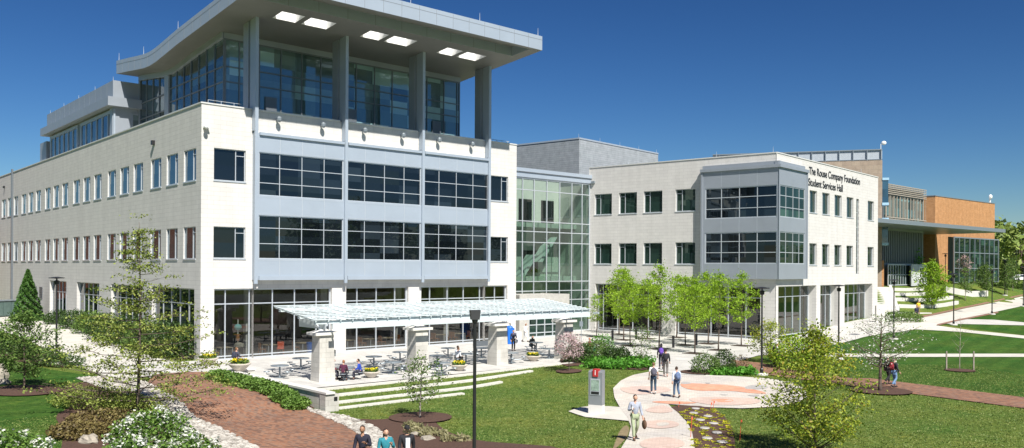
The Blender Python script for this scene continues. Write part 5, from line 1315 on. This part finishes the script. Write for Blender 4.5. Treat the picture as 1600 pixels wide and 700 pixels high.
# orange marker flags
for i, (px, py, hh) in enumerate(((1110, 641, .4), (1114, 640, .45), (1060, 638, .35), (1079, 685, .9), (1156, 690, .9))):
    q = MB(); q.tube([(0, 0, 0), (.05, 0, hh)], .012, 4); q.box(0.03, .09, -.01, .01, hh-.12, hh); tag(build('marker_stake', q, M['orange'], mw=Matrix.Translation(G(px, py))), ['left thin orange stake at the top of the curved bed', 'right thin orange stake at the top of the curved bed', 'thin orange stake by the path at the tip of the bed', 'thin orange stake on the left edge of the curved bed', 'thin orange stake on the lawn right of the curved bed'][i], 'stake', 'orange stakes around the curved bed')

# interior furniture (seen through glazing)
def chair_p():
    r = empty('wooden_chair', (0, 0, 0)); q = MB(); q.box(-.22, .22, -.22, .22, .42, .46); build('seat', q, M['wood'], r, local=True)
    q = MB(); q.box(-.22, .22, .19, .22, .5, .95); build('backrest', q, M['wood'], r, local=True)
    for a in (-1, 1):
        for b in (-1, 1): q = MB(); q.box(a*.2-.02, a*.2+.02, b*.2-.02, b*.2+.02, 0, .42 if b < 0 else .5); build('leg', q, M['wood'], r, local=True)
    return r
def itab():
    r = empty('dining_table', (0, 0, 0)); q = MB(); q.box(-.5, .5, -.5, .5, .71, .75); build('tabletop', q, plain('table_top', (.45, .36, .24), .4), r, local=True)
    for a in (-1, 1):
        for b in (-1, 1): q = MB(); q.box(a*.45-.03, a*.45+.03, b*.45-.03, b*.45+.03, 0, .71); build('leg', q, M['alum'], r, local=True)
    return r
cp_ = chair_p(); tt_ = itab(); kc_ = 0
ords = ['first', 'second', 'third', 'fourth', 'fifth', 'sixth', 'seventh', 'eighth', 'ninth', 'tenth']
for i, u in enumerate((2.6, 6.4, 9.3, 13.4, 15.6, 17.6, 21.3, 23.4, 25.6)):
    p = up(u, 1.9, .07); o = tt_ if i == 0 else copy_tree(tt_); o.location = p; o.rotation_euler = (0, 0, .73+i*.1); tag(o, '%s dining table behind the cafe glazing, counted from the left corner' % ords[i], 'table', 'dining tables inside the glazing')
    for k in range(2):
        p = up(u+(-.85 if k == 0 else .85), 1.6+.3*k, .07); o = cp_ if kc_ == 0 else copy_tree(cp_); o.location = p; o.rotation_euler = (0, 0, .73+(PI/2 if k == 0 else -PI/2)); kc_ += 1
        tag(o, 'wooden chair on the %s side of the %s indoor dining table' % ('left' if k == 0 else 'right', ords[i]), 'chair', 'wooden chairs inside the glazing')
p = up(9.6, 1.2, .07); q = MB(); q.lathe([(.3, 0), (.36, .75), (.38, .8)], 12); tag(build('waste_bin', q, M['blue'], mw=Matrix.Translation(p)), 'blue bin behind the cafe glazing left of the first pillar', 'bin')
p = up(6.9, 1.1, .07); q = MB(); q.box(-.25, .25, -.05, .05, .45, 1.0); q.box(-.25, .25, -.3, .2, .42, .46); q.tube([(-.2, 0, 0), (-.2, 0, .45)], .02, 5); q.tube([(.2, 0, 0), (.2, 0, .45)], .02, 5); tag(build('orange_chair', q, M['orange'], mw=Matrix.Translation(p)), 'orange chair behind the cafe glazing', 'chair')
lad = empty('stepladder', up(8.6, -.55, .05), math.atan2(E1.y, E1.x), 'yellow folding ladder leaning open beside the first pergola pillar', 'ladder')
lad.location = up(10.4, .9, .07)
for s in (-1, 1): q = MB(); q.tube([(s*.25, -.35, 0), (s*.18, 0, 1.75)], .035, 5); build('rail', q, M['yellow'], lad, local=True); q = MB(); q.tube([(s*.25, .35, 0), (s*.18, 0, 1.75)], .03, 5); build('rail', q, M['yellow'], lad, local=True)
for k in range(5): q = MB(); z = .3+.3*k; f_ = z/1.75; q.box(-.24, .24, -.35*(1-f_)-.04, -.35*(1-f_)+.04, z, z+.03); build('rung', q, M['yellow'], lad, local=True)
# wire sculpture of stacked figures inside: plain stacked shapes
sc = empty('stacked_sculpture', up(3.3, 1.0, .07), 0, 'slim sculpture of stacked rounded shapes behind the corner glazing', 'sculpture')
q = MB(); q.tube([(0, 0, 0), (0, 0, 2.9)], .04, 6); build('post', q, M['stone_plain'], sc, local=True)
q = MB(); q.ell((0, 0, 2.3), (.3, .3, .24)); build('bowl_shape', q, M['teal'], sc, local=True)
q = MB(); q.ell((0, 0, 1.5), (.14, .14, .3)); q.box(-.3, .2, -.05, .05, 1.7, 1.76); build('middle_shape', q, M['wood'], sc, local=True)
q = MB(); q.ell((.1, 0, .9), (.42, .3, .26)); build('lower_shape', q, M['rock'], sc, local=True)

# ================================================================== TERRACED LAWN, STAIRS AT RIGHT
def terr(label, pts, h, th=.4):
    P = []
    for p, q_ in zip(pts, pts[1:]):
        a, b = G(*p), G(*q_)
        for k in range(4): P.append(a.lerp(b, k/4))
    P.append(G(*pts[-1])); q = MB()
    for p0, p1 in zip(P, P[1:]):
        d = (p1-p0); d.z = 0; d.normalize(); nn = Vector((-d.y, d.x, 0))*th; up_ = Vector((0, 0, h)); dn_ = Vector((0, 0, -1.0))
        q.hexa([p0+dn_, p1+dn_, p1+nn+dn_, p0+nn+dn_, p0+up_, p1+up_, p1+nn+up_, p0+nn+up_])
    tag(build('terrace_wall', q, M['conc']), label, 'low wall', 'curved seat walls on the terraced lawn')
terr('lowest curved pale seat wall on the terraced lawn', [(1404, 481), (1430, 482), (1460, 481.5), (1480, 479), (1498, 475.5)], .5)
terr('second curved pale seat wall up the terraced lawn', [(1400, 470.5), (1440, 471.5), (1470, 470), (1490, 467.5)], .5)
terr('third curved pale seat wall up the terraced lawn', [(1398, 462), (1420, 462.5), (1446, 461.5)], .45)
terr('topmost pale seat wall below the entrance screen', [(1396, 454.5), (1420, 455), (1444, 454)], .45)
terr('short pale curb beside the path below the seat walls', [(1398, 489.5), (1456, 490)], .12)
terr('long pale ramp wall in front of the tall glass wall', [(1478, 456), (1500, 461), (1520, 464), (1544, 463)], .9)
st = empty('outdoor_stairs', G(1390, 488), 0, 'pale concrete stairs climbing beside the end of the stone hall', 'stairs')
q = MB(); pa_, pb_ = G(1393, 488), G(1378, 450)
for k in range(14):
    a = pa_.lerp(pb_, k/14); q.box(a.x-2.0, a.x+1.0, a.y, a.y+(pb_.y-pa_.y)/13, a.z-2, zt(a.x, a.y)+.3)
build('steps', q, M['conc'], st)
q = MB(); a = G(1403, 488); b = G(1391, 450)
q.hexa([(a.x-.2, a.y, 0), (a.x+.2, a.y, 0), (b.x+.2, b.y, 0), (b.x-.2, b.y, 0), (a.x-.2, a.y, a.z+.4), (a.x+.2, a.y, a.z+.4), (b.x+.2, b.y, b.z+.4), (b.x-.2, b.y, b.z+.4)]); build('side_wall', q, M['conc'], st)
hl = G(1376, 489); hr = G(1400, 489); q = MB()
for k in range(5): c = hl.lerp(hr, k/4); q.tube([(c.x, c.y-1, .5), (c.x, c.y-1, c.z+1.0)], .025, 5)
q.tube([(hl.x, hl.y-1, hl.z+1), (hr.x, hr.y-1, hr.z+1)], .025, 5); q.tube([(hl.x, hl.y-1, hl.z+.6), (hr.x, hr.y-1, hr.z+.6)], .02, 5)
build('handrail', q, M['alum'], st)
q = MB(); p = at(1372, 495, 99.5); q.box(p.x-.2, p.x+.8, p.y, p.y+.4, 0, 2.9); tag(build('garden_wall', q, M['conc'], None), 'pale wall stub at the corner of the stone hall beside the stairs', 'wall')

# car
cr_ = empty('parked_car', at(1596, 439, 190), math.radians(8), 'white car parked in front of the woodland at the right edge', 'car')
q = MB(); q.hexa([(-2.2, -.85, .3), (2.2, -.85, .3), (2.2, .85, .3), (-2.2, .85, .3), (-2.15, -.8, .85), (2.1, -.8, .85), (2.1, .8, .85), (-2.15, .8, .85)]); q.hexa([(-1.3, -.78, .85), (1.5, -.78, .85), (1.5, .78, .85), (-1.3, .78, .85), (-.8, -.65, 1.42), (1.0, -.65, 1.42), (1.0, .65, 1.42), (-.8, .65, 1.42)]); build('body', q, M['white'], cr_, local=True)
q = MB(); q.hexa([(-1.15, -.79, .9), (1.35, -.79, .9), (1.35, .79, .9), (-1.15, .79, .9), (-.78, -.68, 1.34), (.98, -.68, 1.34), (.98, .68, 1.34), (-.78, .68, 1.34)]); build('window', q, M['glass'], cr_, local=True)
for x in (-1.4, 1.4):
    for y in (-.8, .8): q = MB(); q.tube([(x, y-.1, .32), (x, y+.1, .32)], .32, 12); build('wheel', q, M['black'], cr_, local=True)
for y in (-.6, .6): q = MB(); q.box(-2.22, -2.17, y-.15, y+.15, .6, .75); build('headlight', q, M['lamp_lens'], cr_, local=True)

# ================================================================== PEOPLE
def skin_mesh(verts, edges, lv=1, name='m'):
    me = bpy.data.meshes.new(name); me.from_pydata([v[:3] for v in verts], edges, [])
    o = bpy.data.objects.new('tmp', me); col.objects.link(o)
    o.modifiers.new('s', 'SKIN'); sv = me.skin_vertices[0].data
    for i, v in enumerate(verts): r = v[3]; sv[i].radius = (r, r) if not hasattr(r, '__len__') else r; sv[i].use_root = (i == 0)
    ss_ = o.modifiers.new('b', 'SUBSURF'); ss_.levels = lv; ss_.render_levels = lv
    bpy.context.view_layer.update()
    m = bpy.data.meshes.new_from_object(o.evaluated_get(bpy.context.evaluated_depsgraph_get())); col.objects.unlink(o)
    m.polygons.foreach_set('use_smooth', [True]*len(m.polygons)); m.materials.clear(); return m
SKIN = {'light': plain('skin_light', (.52, .30, .21), .55), 'tan': plain('skin_tan', (.33, .17, .10), .55), 'dark': plain('skin_dark', (.10, .05, .035), .55)}
_cm = {}
def cloth(c):
    if c not in _cm: _cm[c] = plain('cloth', c, .85, 0, .18, 12)
    return _cm[c]
def person(label, loc, rz, pose='stand', h=1.75, skin='light', shirt=(.3, .3, .3), pants=(.03, .04, .08), hair=(.02, .014, .01), shoes=(.04, .03, .03), bag=None, bagc=(.02, .02, .02), hairlong=False, sleeve=True, swing=.28, arm=None, hat=None, coat=False, lean=0.0, phase=1):
    root = empty('person', loc, rz, label, 'person'); k = h/1.75
    V = lambda x, y, z: (x*k, y*k, z*k)
    # local frame: faces -y
    ins = 0.0
    hip = .93 if pose != 'sit' else .47
    dz = hip-.93
    Ln = lambda z: -lean*(z-.93)   # forward lean (towards -y)
    J = {}
    for s, n in ((-1, 'l'), (1, 'r')):
        J['hip'+n] = V(s*.10, 0, hip-.02)
        f = (s*phase*swing) if pose == 'walk' else 0
        if pose == 'sit': J['kn'+n] = V(s*.13, -.44, hip+.03); J['an'+n] = V(s*.14, -.40, .08); J['to'+n] = V(s*.15, -.58, .03)
        else:
            bend = .10 if (pose == 'walk' and f < 0) else 0
            J['kn'+n] = V(s*.10, -f*.55-.03-bend, .50+bend*.2); J['an'+n] = V(s*.10, -f*1.05+bend*1.0, .08+(.07 if bend else 0)); J['to'+n] = V(s*.11, -f*1.05-.15+bend*1.0, .03+(.0 if not bend else .0))
        sh = V(s*.185, Ln(1.43), 1.42+dz); J['sh'+n] = sh
        if arm and n in arm:
            J['el'+n], J['wr'+n] = [V(a[0], a[1], a[2]+dz) for a in arm[n]]
        elif pose == 'sit': J['el'+n] = V(s*.25, -.08+Ln(1.2), 1.14+dz); J['wr'+n] = V(s*.14, -.33+Ln(1.1), 1.10+dz)
        else:
            g2_ = -f*.8 if pose == 'walk' else .02
            J['el'+n] = V(s*.235, Ln(1.15)-g2_*.35+.03, 1.15); J['wr'+n] = V(s*.25, Ln(.9)-g2_-.06, .91)
    pel = V(0, 0, hip); wa = V(0, Ln(1.12), 1.12+dz); ch = V(0, Ln(1.33), 1.33+dz); nk = V(0, Ln(1.5), 1.5+dz); hd_ = V(0, Ln(1.58)-.02, 1.58+dz)
    r = lambda a: a*k
    # body
    vs = [(*pel, r(.115)), (*wa, r(.10)), (*ch, r(.12)), (*nk, r(.052)), (*hd_, r(.055))]; es = [(0, 1), (1, 2), (2, 3), (3, 4)]
    for n in 'lr':
        b = len(vs)
        vs += [(*J['sh'+n], r(.052)), (*J['el'+n], r(.04)), (*J['wr'+n], r(.026))]; es += [(2, b), (b, b+1), (b+1, b+2)]
        b = len(vs); vs += [(*J['hip'+n], r(.085)), (*J['kn'+n], r(.055)), (*J['an'+n], r(.035)), (*J['to'+n], r(.03))]; es += [(0, b), (b, b+1), (b+1, b+2), (b+2, b+3)]
    bm_ = skin_mesh(vs, es, 1, 'body')
    mb = MB(); mb.v = [tuple(v.co) for v in bm_.vertices]; mb.f = [tuple(p.vertices) for p in bm_.polygons]
    hc = Vector(hd_)+Vector((0, -.012*k, .055*k))
    def hf(d):
        q = 1.0
        if d.z < -.3: q *= 1-.22*(-d.z-.3)
        if d.y < -.6 and -.35 < d.z < .15 and abs(d.x) < .22: q *= 1.1
        return q
    mb.ell(hc, (.078*k, .097*k, .118*k), 14, 12, hf)
    for s in (-1, 1): mb.ell(hc+Vector((s*.078*k, .005*k, -.005*k)), (.014*k, .022*k, .032*k), 6, 5)
    for n, s in (('l', -1), ('r', 1)):   # hands
        w_ = Vector(J['wr'+n]); e_ = Vector(J['el'+n]); d = (w_-e_).normalized(); sd = Vector((1, 0, 0)) if abs(d.x) < .8 else Vector((0, 1, 0)); sd = (sd-d*sd.dot(d)).normalized(); nr_ = d.cross(sd)
        pc = w_+d*.05*k
        mb.tube([w_-d*.01*k, pc, w_+d*.095*k], [.026*k, .036*k, .03*k], 8)
        for i_ in range(4):
            o_ = nr_*0+sd*((i_-1.5)*.018*k); L_ = (.07, .08, .075, .06)[i_]*k; a_ = w_+d*.09*k+o_
            mb.tube([a_, a_+d*L_*.55, a_+d*L_*.85+nr_*.02*k*(-s)], [.010*k, .009*k, .007*k], 5)
        a_ = w_+d*.04*k+sd*.03*k; mb.tube([a_, a_+d*.035*k+sd*.022*k, a_+d*.06*k+sd*.02*k], [.012*k, .010*k, .008*k], 5)
    build('body', mb, SKIN[skin], root, local=True, smooth=True)
    # eyes+mouth
    e = MB()
    for s in (-1, 1): e.ell(hc+Vector((s*.03*k, -.088*k, .006*k)), (.012*k, .008*k, .007*k), 6, 4)
    e.ell(hc+Vector((0, -.088*k, -.055*k)), (.024*k, .008*k, .006*k), 6, 4); build('face_features', e, M['black'], root, local=True)
    # shirt
    coatz = .30 if coat else .04
    vs = [(pel[0], pel[1], pel[2]-.01*k, r(.135)), (*wa, r(.122)), (*ch, r(.142)), (nk[0], nk[1], nk[2]-.04*k, r(.07))]; es = [(0, 1), (1, 2), (2, 3)]
    for n in 'lr':
        b = len(vs); el = Vector(J['el'+n]); wr = Vector(J['wr'+n]); sh = Vector(J['sh'+n])
        vs += [(*sh, r(.072)), (*el, r(.058))]; es += [(2, b), (b, b+1)]
        if sleeve: vs += [(*el.lerp(wr, .88), r(.045))]; es += [(b+1, b+2)]
        else: vs[-1] = (*sh.lerp(el, .8), r(.06))
    sm_ = skin_mesh(vs, es, 1, 'shirt'); build('shirt', sm_, None, root, local=True).data.materials.append(cloth(shirt))
    if coat:
        q = MB(); q.lathe([(.17*k, hip*k-.42*k), (.16*k, hip*k-.1*k), (.14*k, hip*k+.1*k)], 12); build('coat_skirt', q, cloth(shirt), root, local=True)
    vs = [(*pel, r(.13))]; es = []
    for n in 'lr':
        b = len(vs); kn = Vector(J['kn'+n]); an = Vector(J['an'+n])
        vs += [(*J['hip'+n], r(.098)), (*kn, r(.075)), (*kn.lerp(an, .93), r(.062))]; es += [(0, b), (b, b+1), (b+1, b+2)]
    tm = skin_mesh(vs, es, 1, 'trousers'); build('trousers', tm, None, root, local=True).data.materials.append(cloth(pants))
    for n in 'lr':
        a, t_ = Vector(J['an'+n]), Vector(J['to'+n]); q = MB(); d = (t_-a); d.z = 0; d.normalize()
        q.tube([a-d*.06*k+Vector((0, 0, -.03*k)), a+Vector((0, 0, -.025*k)), t_+Vector((0, 0, .012*k)), t_+d*.05*k], [.042*k, .05*k, .045*k, .022*k], 8); build('shoe', q, cloth(shoes), root, local=True, smooth=True)
    # hair
    q = MB()
    q.ell(hc+Vector((0, .018*k, .022*k)), (.086*k, .098*k, .112*k), 14, 10, lambda d: (.3 if (d.y < -.35 and d.z < .45) else (.72 if d.z < -.35 else 1.0)))
    if hairlong: q.tube([hc+Vector((0, .05*k, .03*k)), hc+Vector((0, .075*k, -.1*k)), hc+Vector((0, .08*k, -.26*k))], [.075*k, .08*k, .05*k], 8)
    build('hair', q, cloth(hair), root, local=True, smooth=True)
    if hat: 
        q = MB(); q.ell(hc+Vector((0, 0, .06*k)), (.092*k, .105*k, .075*k), 12, 8); q.box(hc.x-.06*k, hc.x+.06*k, hc.y-.19*k, hc.y-.08*k, hc.z+.045*k, hc.z+.06*k); build('cap', q, cloth(hat), root, local=True, smooth=True)
    cx = Vector(ch)
    if bag == 'backpack':
        q = MB(); q.ell((0, cx.y+.2*k, cx.z-.08*k), (.16*k, .11*k, .24*k), 12, 9, lambda d: 1.08 if abs(d.z) < .6 else 1); q.ell((0, cx.y+.3*k, cx.z-.15*k), (.11*k, .05*k, .11*k), 10, 7)
        bk = tag(build('backpack', q, cloth(bagc), None, mw=base_m(root), smooth=True), 'backpack worn by: '+label if False else None, None)
        return root, bk, J, k
    return root, None, J, k
def face(px, py, tx, ty):
    a = G(px, py); b = G(tx, ty); d = b-a; return math.atan2(d.y, d.x)+PI/2
def bagtag(o, label, cat='backpack'): tag(o, label, cat)
lift = Vector((0, 0, .07))
# 1 man walking towards the camera
r_, b_, J, k = person('man walking to the viewer in grey sweater and pale green trousers holding a cup', G(992, 689)+lift, math.radians(8), 'walk', 1.82, 'light', (.32, .35, .42), (.33, .38, .24), (.012, .01, .008), (.12, .07, .04), swing=.2, arm={'l': [(-.27, -.02, 1.15), (-.20, -.24, 1.22)]}, phase=-1)
q = MB(); q.lathe([(.03, 0), (.04, .12)], 10); c_ = build('paper_cup', q, M['white'], None, mw=base_m(r_) @ Matrix.Translation((J['wrl'][0]+.0, J['wrl'][1]-.09, J['wrl'][2]+.0))); tag(c_, 'white paper cup held by the man in the grey sweater', 'cup')
q = MB(); q.ell((0, 0, -.22), (.09, .19, .2), 12, 9); q.tube([(0, -.1, -.08), (0, -.04, .06), (0, .04, .06), (0, .1, -.08)], .012, 5); tag(build('shoulder_bag', q, cloth((.10, .055, .03)), None, mw=base_m(r_) @ Matrix.Translation((J['wrr'][0]+.06, J['wrr'][1]-.02, J['wrr'][2]-.08)), smooth=True), 'brown leather bag carried by the man in the grey sweater', 'bag')
# walkers away
r_, b_, J, k = person('walker in white T-shirt and dark jeans seen from behind on the mosaic path', G(1021, 617)+lift, PI-.1, 'walk', 1.8, 'light', (.75, .75, .74), (.03, .06, .10), (.16, .1, .05), (.55, .55, .55), bag='backpack', bagc=(.09, .09, .12), sleeve=False, swing=.08)
bagtag(b_, 'dark patterned backpack on the walker in white T-shirt')
r_, b_, J, k = person('woman in pale blue shirt and rolled jeans walking away on the mosaic', G(1057, 623)+lift, PI+.15, 'walk', 1.72, 'light', (.55, .62, .74), (.07, .12, .20), (.05, .03, .02), (.1, .05, .04), bag='backpack', bagc=(.11, .16, .28), swing=.12, hairlong=False)
bagtag(b_, 'blue backpack on the woman in pale blue shirt')
r_, b_, J, k = person('walker in black top and grey trousers with a black backpack near the plaza edge', G(1040, 590)+lift, PI-.2, 'walk', 1.78, 'light', (.03, .03, .035), (.14, .13, .12), (.02, .015, .012), (.5, .3, .25), bag='backpack', bagc=(.015, .015, .02), swing=.12)
bagtag(b_, 'black backpack on the walker in black top')
r_, b_, J, k = person('dark haired walker carrying a purple bag ahead of the others on the plaza', G(1033, 578)+lift, PI-.2, 'walk', 1.75, 'light', (.03, .03, .04), (.05, .05, .07), (.012, .01, .01), (.1, .1, .1), hairlong=True, bag='backpack', bagc=(.13, .06, .38), swing=.12)
bagtag(b_, 'purple bag on the back of the dark haired walker')
# trio at the bottom
fr_ = math.radians(15)
def foot(px, Yd): 
    x = at(px, 418, Yd).x; return Vector((x, Yd, zt(x, Yd)+.05))
def footz(px, py_head, Yd, h):
    p = at(px, py_head, Yd); return Vector((p.x, Yd, p.z-h))
pa = foot(567, 28.3)
def trio(px, Yd): return foot(px, Yd)
r_, b_, J, k = person('man with shaved head in black jacket, left of the three at the bottom edge', trio(568, 28.4), math.radians(-5), 'walk', 1.84, 'tan', (.015, .015, .03), (.03, .03, .05), (.04, .025, .02), arm={'r': [(.27, -.06, 1.14), (.16, -.25, 1.25)]}, swing=.2, bag='backpack', bagc=(.4, .4, .4))
bagtag(b_, 'grey backpack on the man with shaved head')
r_, b_, J, k = person('dark haired woman in teal jacket in the middle of the three at the bottom edge', trio(604, 28.0), math.radians(25), 'walk', 1.78, 'light', (.02, .19, .24), (.03, .03, .05), (.035, .018, .012), hairlong=True, arm={'r': [(.26, -.06, 1.14), (.12, -.25, 1.3)]}, swing=.2)
r_, b_, J, k = person('man in black cap and open black jacket, right of the three at the bottom edge', trio(637, 28.1), math.radians(20), 'walk', 1.86, 'light', (.015, .015, .02), (.03, .03, .05), (.02, .014, .01), hat=(.012, .012, .014), swing=.2)
q = MB(); cx = J; q.box(-.07, .07, -.175, -.13, .98, 1.48); build('undershirt', q, cloth((.7, .74, .8)), r_, local=True)
# others
r_, b_, J, k = person('person in white hooded top with black backpack walking right behind the lamp post', G(1214, 575)+lift, PI/2, 'walk', 1.75, 'light', (.65, .68, .72), (.02, .02, .025), (.5, .5, .5), bag='backpack', bagc=(.015, .015, .015), swing=.25)
bagtag(b_, 'black backpack on the person in white hooded top')
r_, b_, J, k = person('person in black top and blue jeans walking on the right brick path', G(1397, 607)+lift, PI/2+.3, 'walk', 1.76, 'light', (.025, .025, .035), (.16, .27, .45), (.03, .02, .015), bag='backpack', bagc=(.25, .02, .03), swing=.14)
bagtag(b_, 'red backpack on the person in blue jeans')
r_, b_, J, k = person('person in black with a pale cap partly behind the dogwood trunk', G(1387, 602)+lift, PI/2+.2, 'walk', 1.75, 'light', (.02, .02, .02), (.02, .02, .025), (.03, .02, .015), hat=(.6, .55, .45), swing=.16)
r_, b_, J, k = person('person in dark clothes walking toward the viewer by the seat walls', G(1432, 501), .2, 'walk', 1.8, 'light', (.015, .02, .05), (.012, .012, .025), (.02, .015, .01), swing=.12)
r_, b_, J, k = person('person in yellow top behind the dark dressed walker by the seat walls', G(1435, 491), .1, 'stand', 1.75, 'light', (.75, .5, .03), (.3, .2, .1), (.2, .12, .05))
# patio
r_, b_, J, k = person('person standing in dark clothes beside the blue bin', G(802, 549)+Vector((0, 0, .05)), .4, 'stand', 1.75, 'light', (.03, .035, .07), (.02, .02, .025), (.02, .015, .012), arm={'r': [(.26, .0, 1.15), (.18, -.22, 1.05)]})
q = MB(); q.ell((0, 0, 0), (.14, .1, .2)); tag(build('white_bag', q, cloth((.7, .7, .68)), None, mw=base_m(r_) @ Matrix.Translation((J['wrr'][0], J['wrr'][1]-.05, J['wrr'][2]-.2)), smooth=True), 'white bag held by the person beside the blue bin', 'bag')
person('person in long white coat walking before the entrance doors', G(821, 535)+Vector((0, 0, .05)), .9, 'walk', 1.78, 'tan', (.78, .78, .76), (.7, .7, .68), (.6, .6, .58), coat=True, swing=.2)
def sitter(px, py, label, rz, **k_):
    p = G(px, py); return person(label, Vector((p.x, p.y, .05)), rz, 'sit', 1.72, **k_)
tcen = lambda i: G(TL[i][0], TL[i][1])
def around(i, a, label, **k_):
    c = tcen(i); p = Vector((c.x+math.cos(a)*.92, c.y+math.sin(a)*.92, .05)); return person(label, p, a-PI/2, 'sit', 1.72, **k_)
ang = lambda i: i*.4+PI/4
around(2, .8+PI/4+PI/2, 'person in maroon and white top seated at the left of the patio group', skin='light', shirt=(.16, .02, .05), pants=(.03, .03, .05), hair=(.3, .17, .07), lean=.25)
around(2, .8+PI/4-PI/2, 'person in royal blue top seated at the right of the patio group', skin='light', shirt=(.02, .06, .38), pants=(.03, .03, .05), hair=(.02, .015, .01), lean=.2)
around(2, .8+PI/4-PI, 'person in dark maroon hoodie seated nearest the viewer in the patio group', skin='light', shirt=(.07, .01, .035), pants=(.02, .02, .03), hair=(.28, .12, .05), lean=.3)
around(8, 3.2+PI/4, 'person in white shirt seated at the left of the patio couple', skin='light', shirt=(.7, .72, .74), pants=(.02, .02, .02), hair=(.08, .04, .02), lean=.2)
around(8, 3.2+PI/4-PI/2, 'person in pale top seated at the right of the patio couple', skin='tan', shirt=(.45, .5, .55), pants=(.02, .02, .02), hair=(.02, .015, .01), lean=.1)
around(11, 4.4+PI/4+PI+.0, 'long haired person in dark clothes seated alone near the entrance', skin='light', shirt=(.02, .03, .03), pants=(.03, .06, .08), hair=(.015, .012, .01), hairlong=True, lean=.4)
r_, b_, J, k = sitter(369, 584, 'person with dark backpack seated on the wall outside the corner glazing', PI-.6, skin='light', shirt=(.06, .06, .09), pants=(.03, .03, .04), hair=(.18, .09, .04), bag='backpack', bagc=(.03, .035, .06))
r_.location.z = .45
b_.matrix_basis = base_m(r_); bagtag(b_, 'dark backpack on the person seated outside the corner glazing')
r_, b_, J, k = sitter(921, 553, 'red haired person in dark red seated behind the hedge by the plaza trees', 1.2, skin='light', shirt=(.25, .03, .08), pants=(.05, .3, .35), hair=(.35, .1, .03))
q = MB(); p = G(924, 552); q.box(-.8, .8, -.2, .2, .0, .45); tag(build('stone_bench', q, M['stone_plain'], None, mw=Matrix.Translation((p.x, p.y, .04))), 'pale block bench behind the hedge', 'bench')

# ================================================================== LIGHT
AZ = math.radians(24); EL = math.radians(48.5)
sund = Vector((math.sin(AZ)*math.cos(EL), -math.cos(AZ)*math.cos(EL), math.sin(EL)))
sl_ = bpy.data.lights.new('sun', 'SUN'); sl_.energy = 4.4; sl_.angle = math.radians(.53); sl_.color = (1, .955, .88)
so = bpy.data.objects.new('sun', sl_); col.objects.link(so); so.rotation_euler = sund.to_track_quat('Z', 'Y').to_euler()
nt = W.node_tree; bg = nt.nodes['Background']; sk = nt.nodes.new('ShaderNodeTexSky'); sk.sky_type = 'NISHITA'; sk.sun_disc = False
sk.sun_elevation = EL; sk.sun_rotation = PI-AZ; sk.altitude = 0; sk.air_density = 1.0; sk.dust_density = .1; sk.ozone_density = 6.0
hs = nt.nodes.new('ShaderNodeHueSaturation'); hs.inputs['Saturation'].default_value = 1.12; hs.inputs['Value'].default_value = .49; gm = nt.nodes.new('ShaderNodeGamma'); gm.inputs[1].default_value = 1.45; nt.links.new(sk.outputs[0], hs.inputs['Color']); nt.links.new(hs.outputs[0], gm.inputs[0]); nt.links.new(gm.outputs[0], bg.inputs[0]); bg.inputs[1].default_value = .05
vs_ = scn.view_settings; scn.display_settings.display_device = 'sRGB'; vs_.view_transform = 'Standard'; vs_.look = 'None'; vs_.exposure = .84; vs_.gamma = 1; vs_.use_curve_mapping = False
scn.render.engine = 'CYCLES'; scn.cycles.max_bounces = 8; scn.cycles.transparent_max_bounces = 16
scn.render.resolution_x = 1024; scn.render.resolution_y = 448
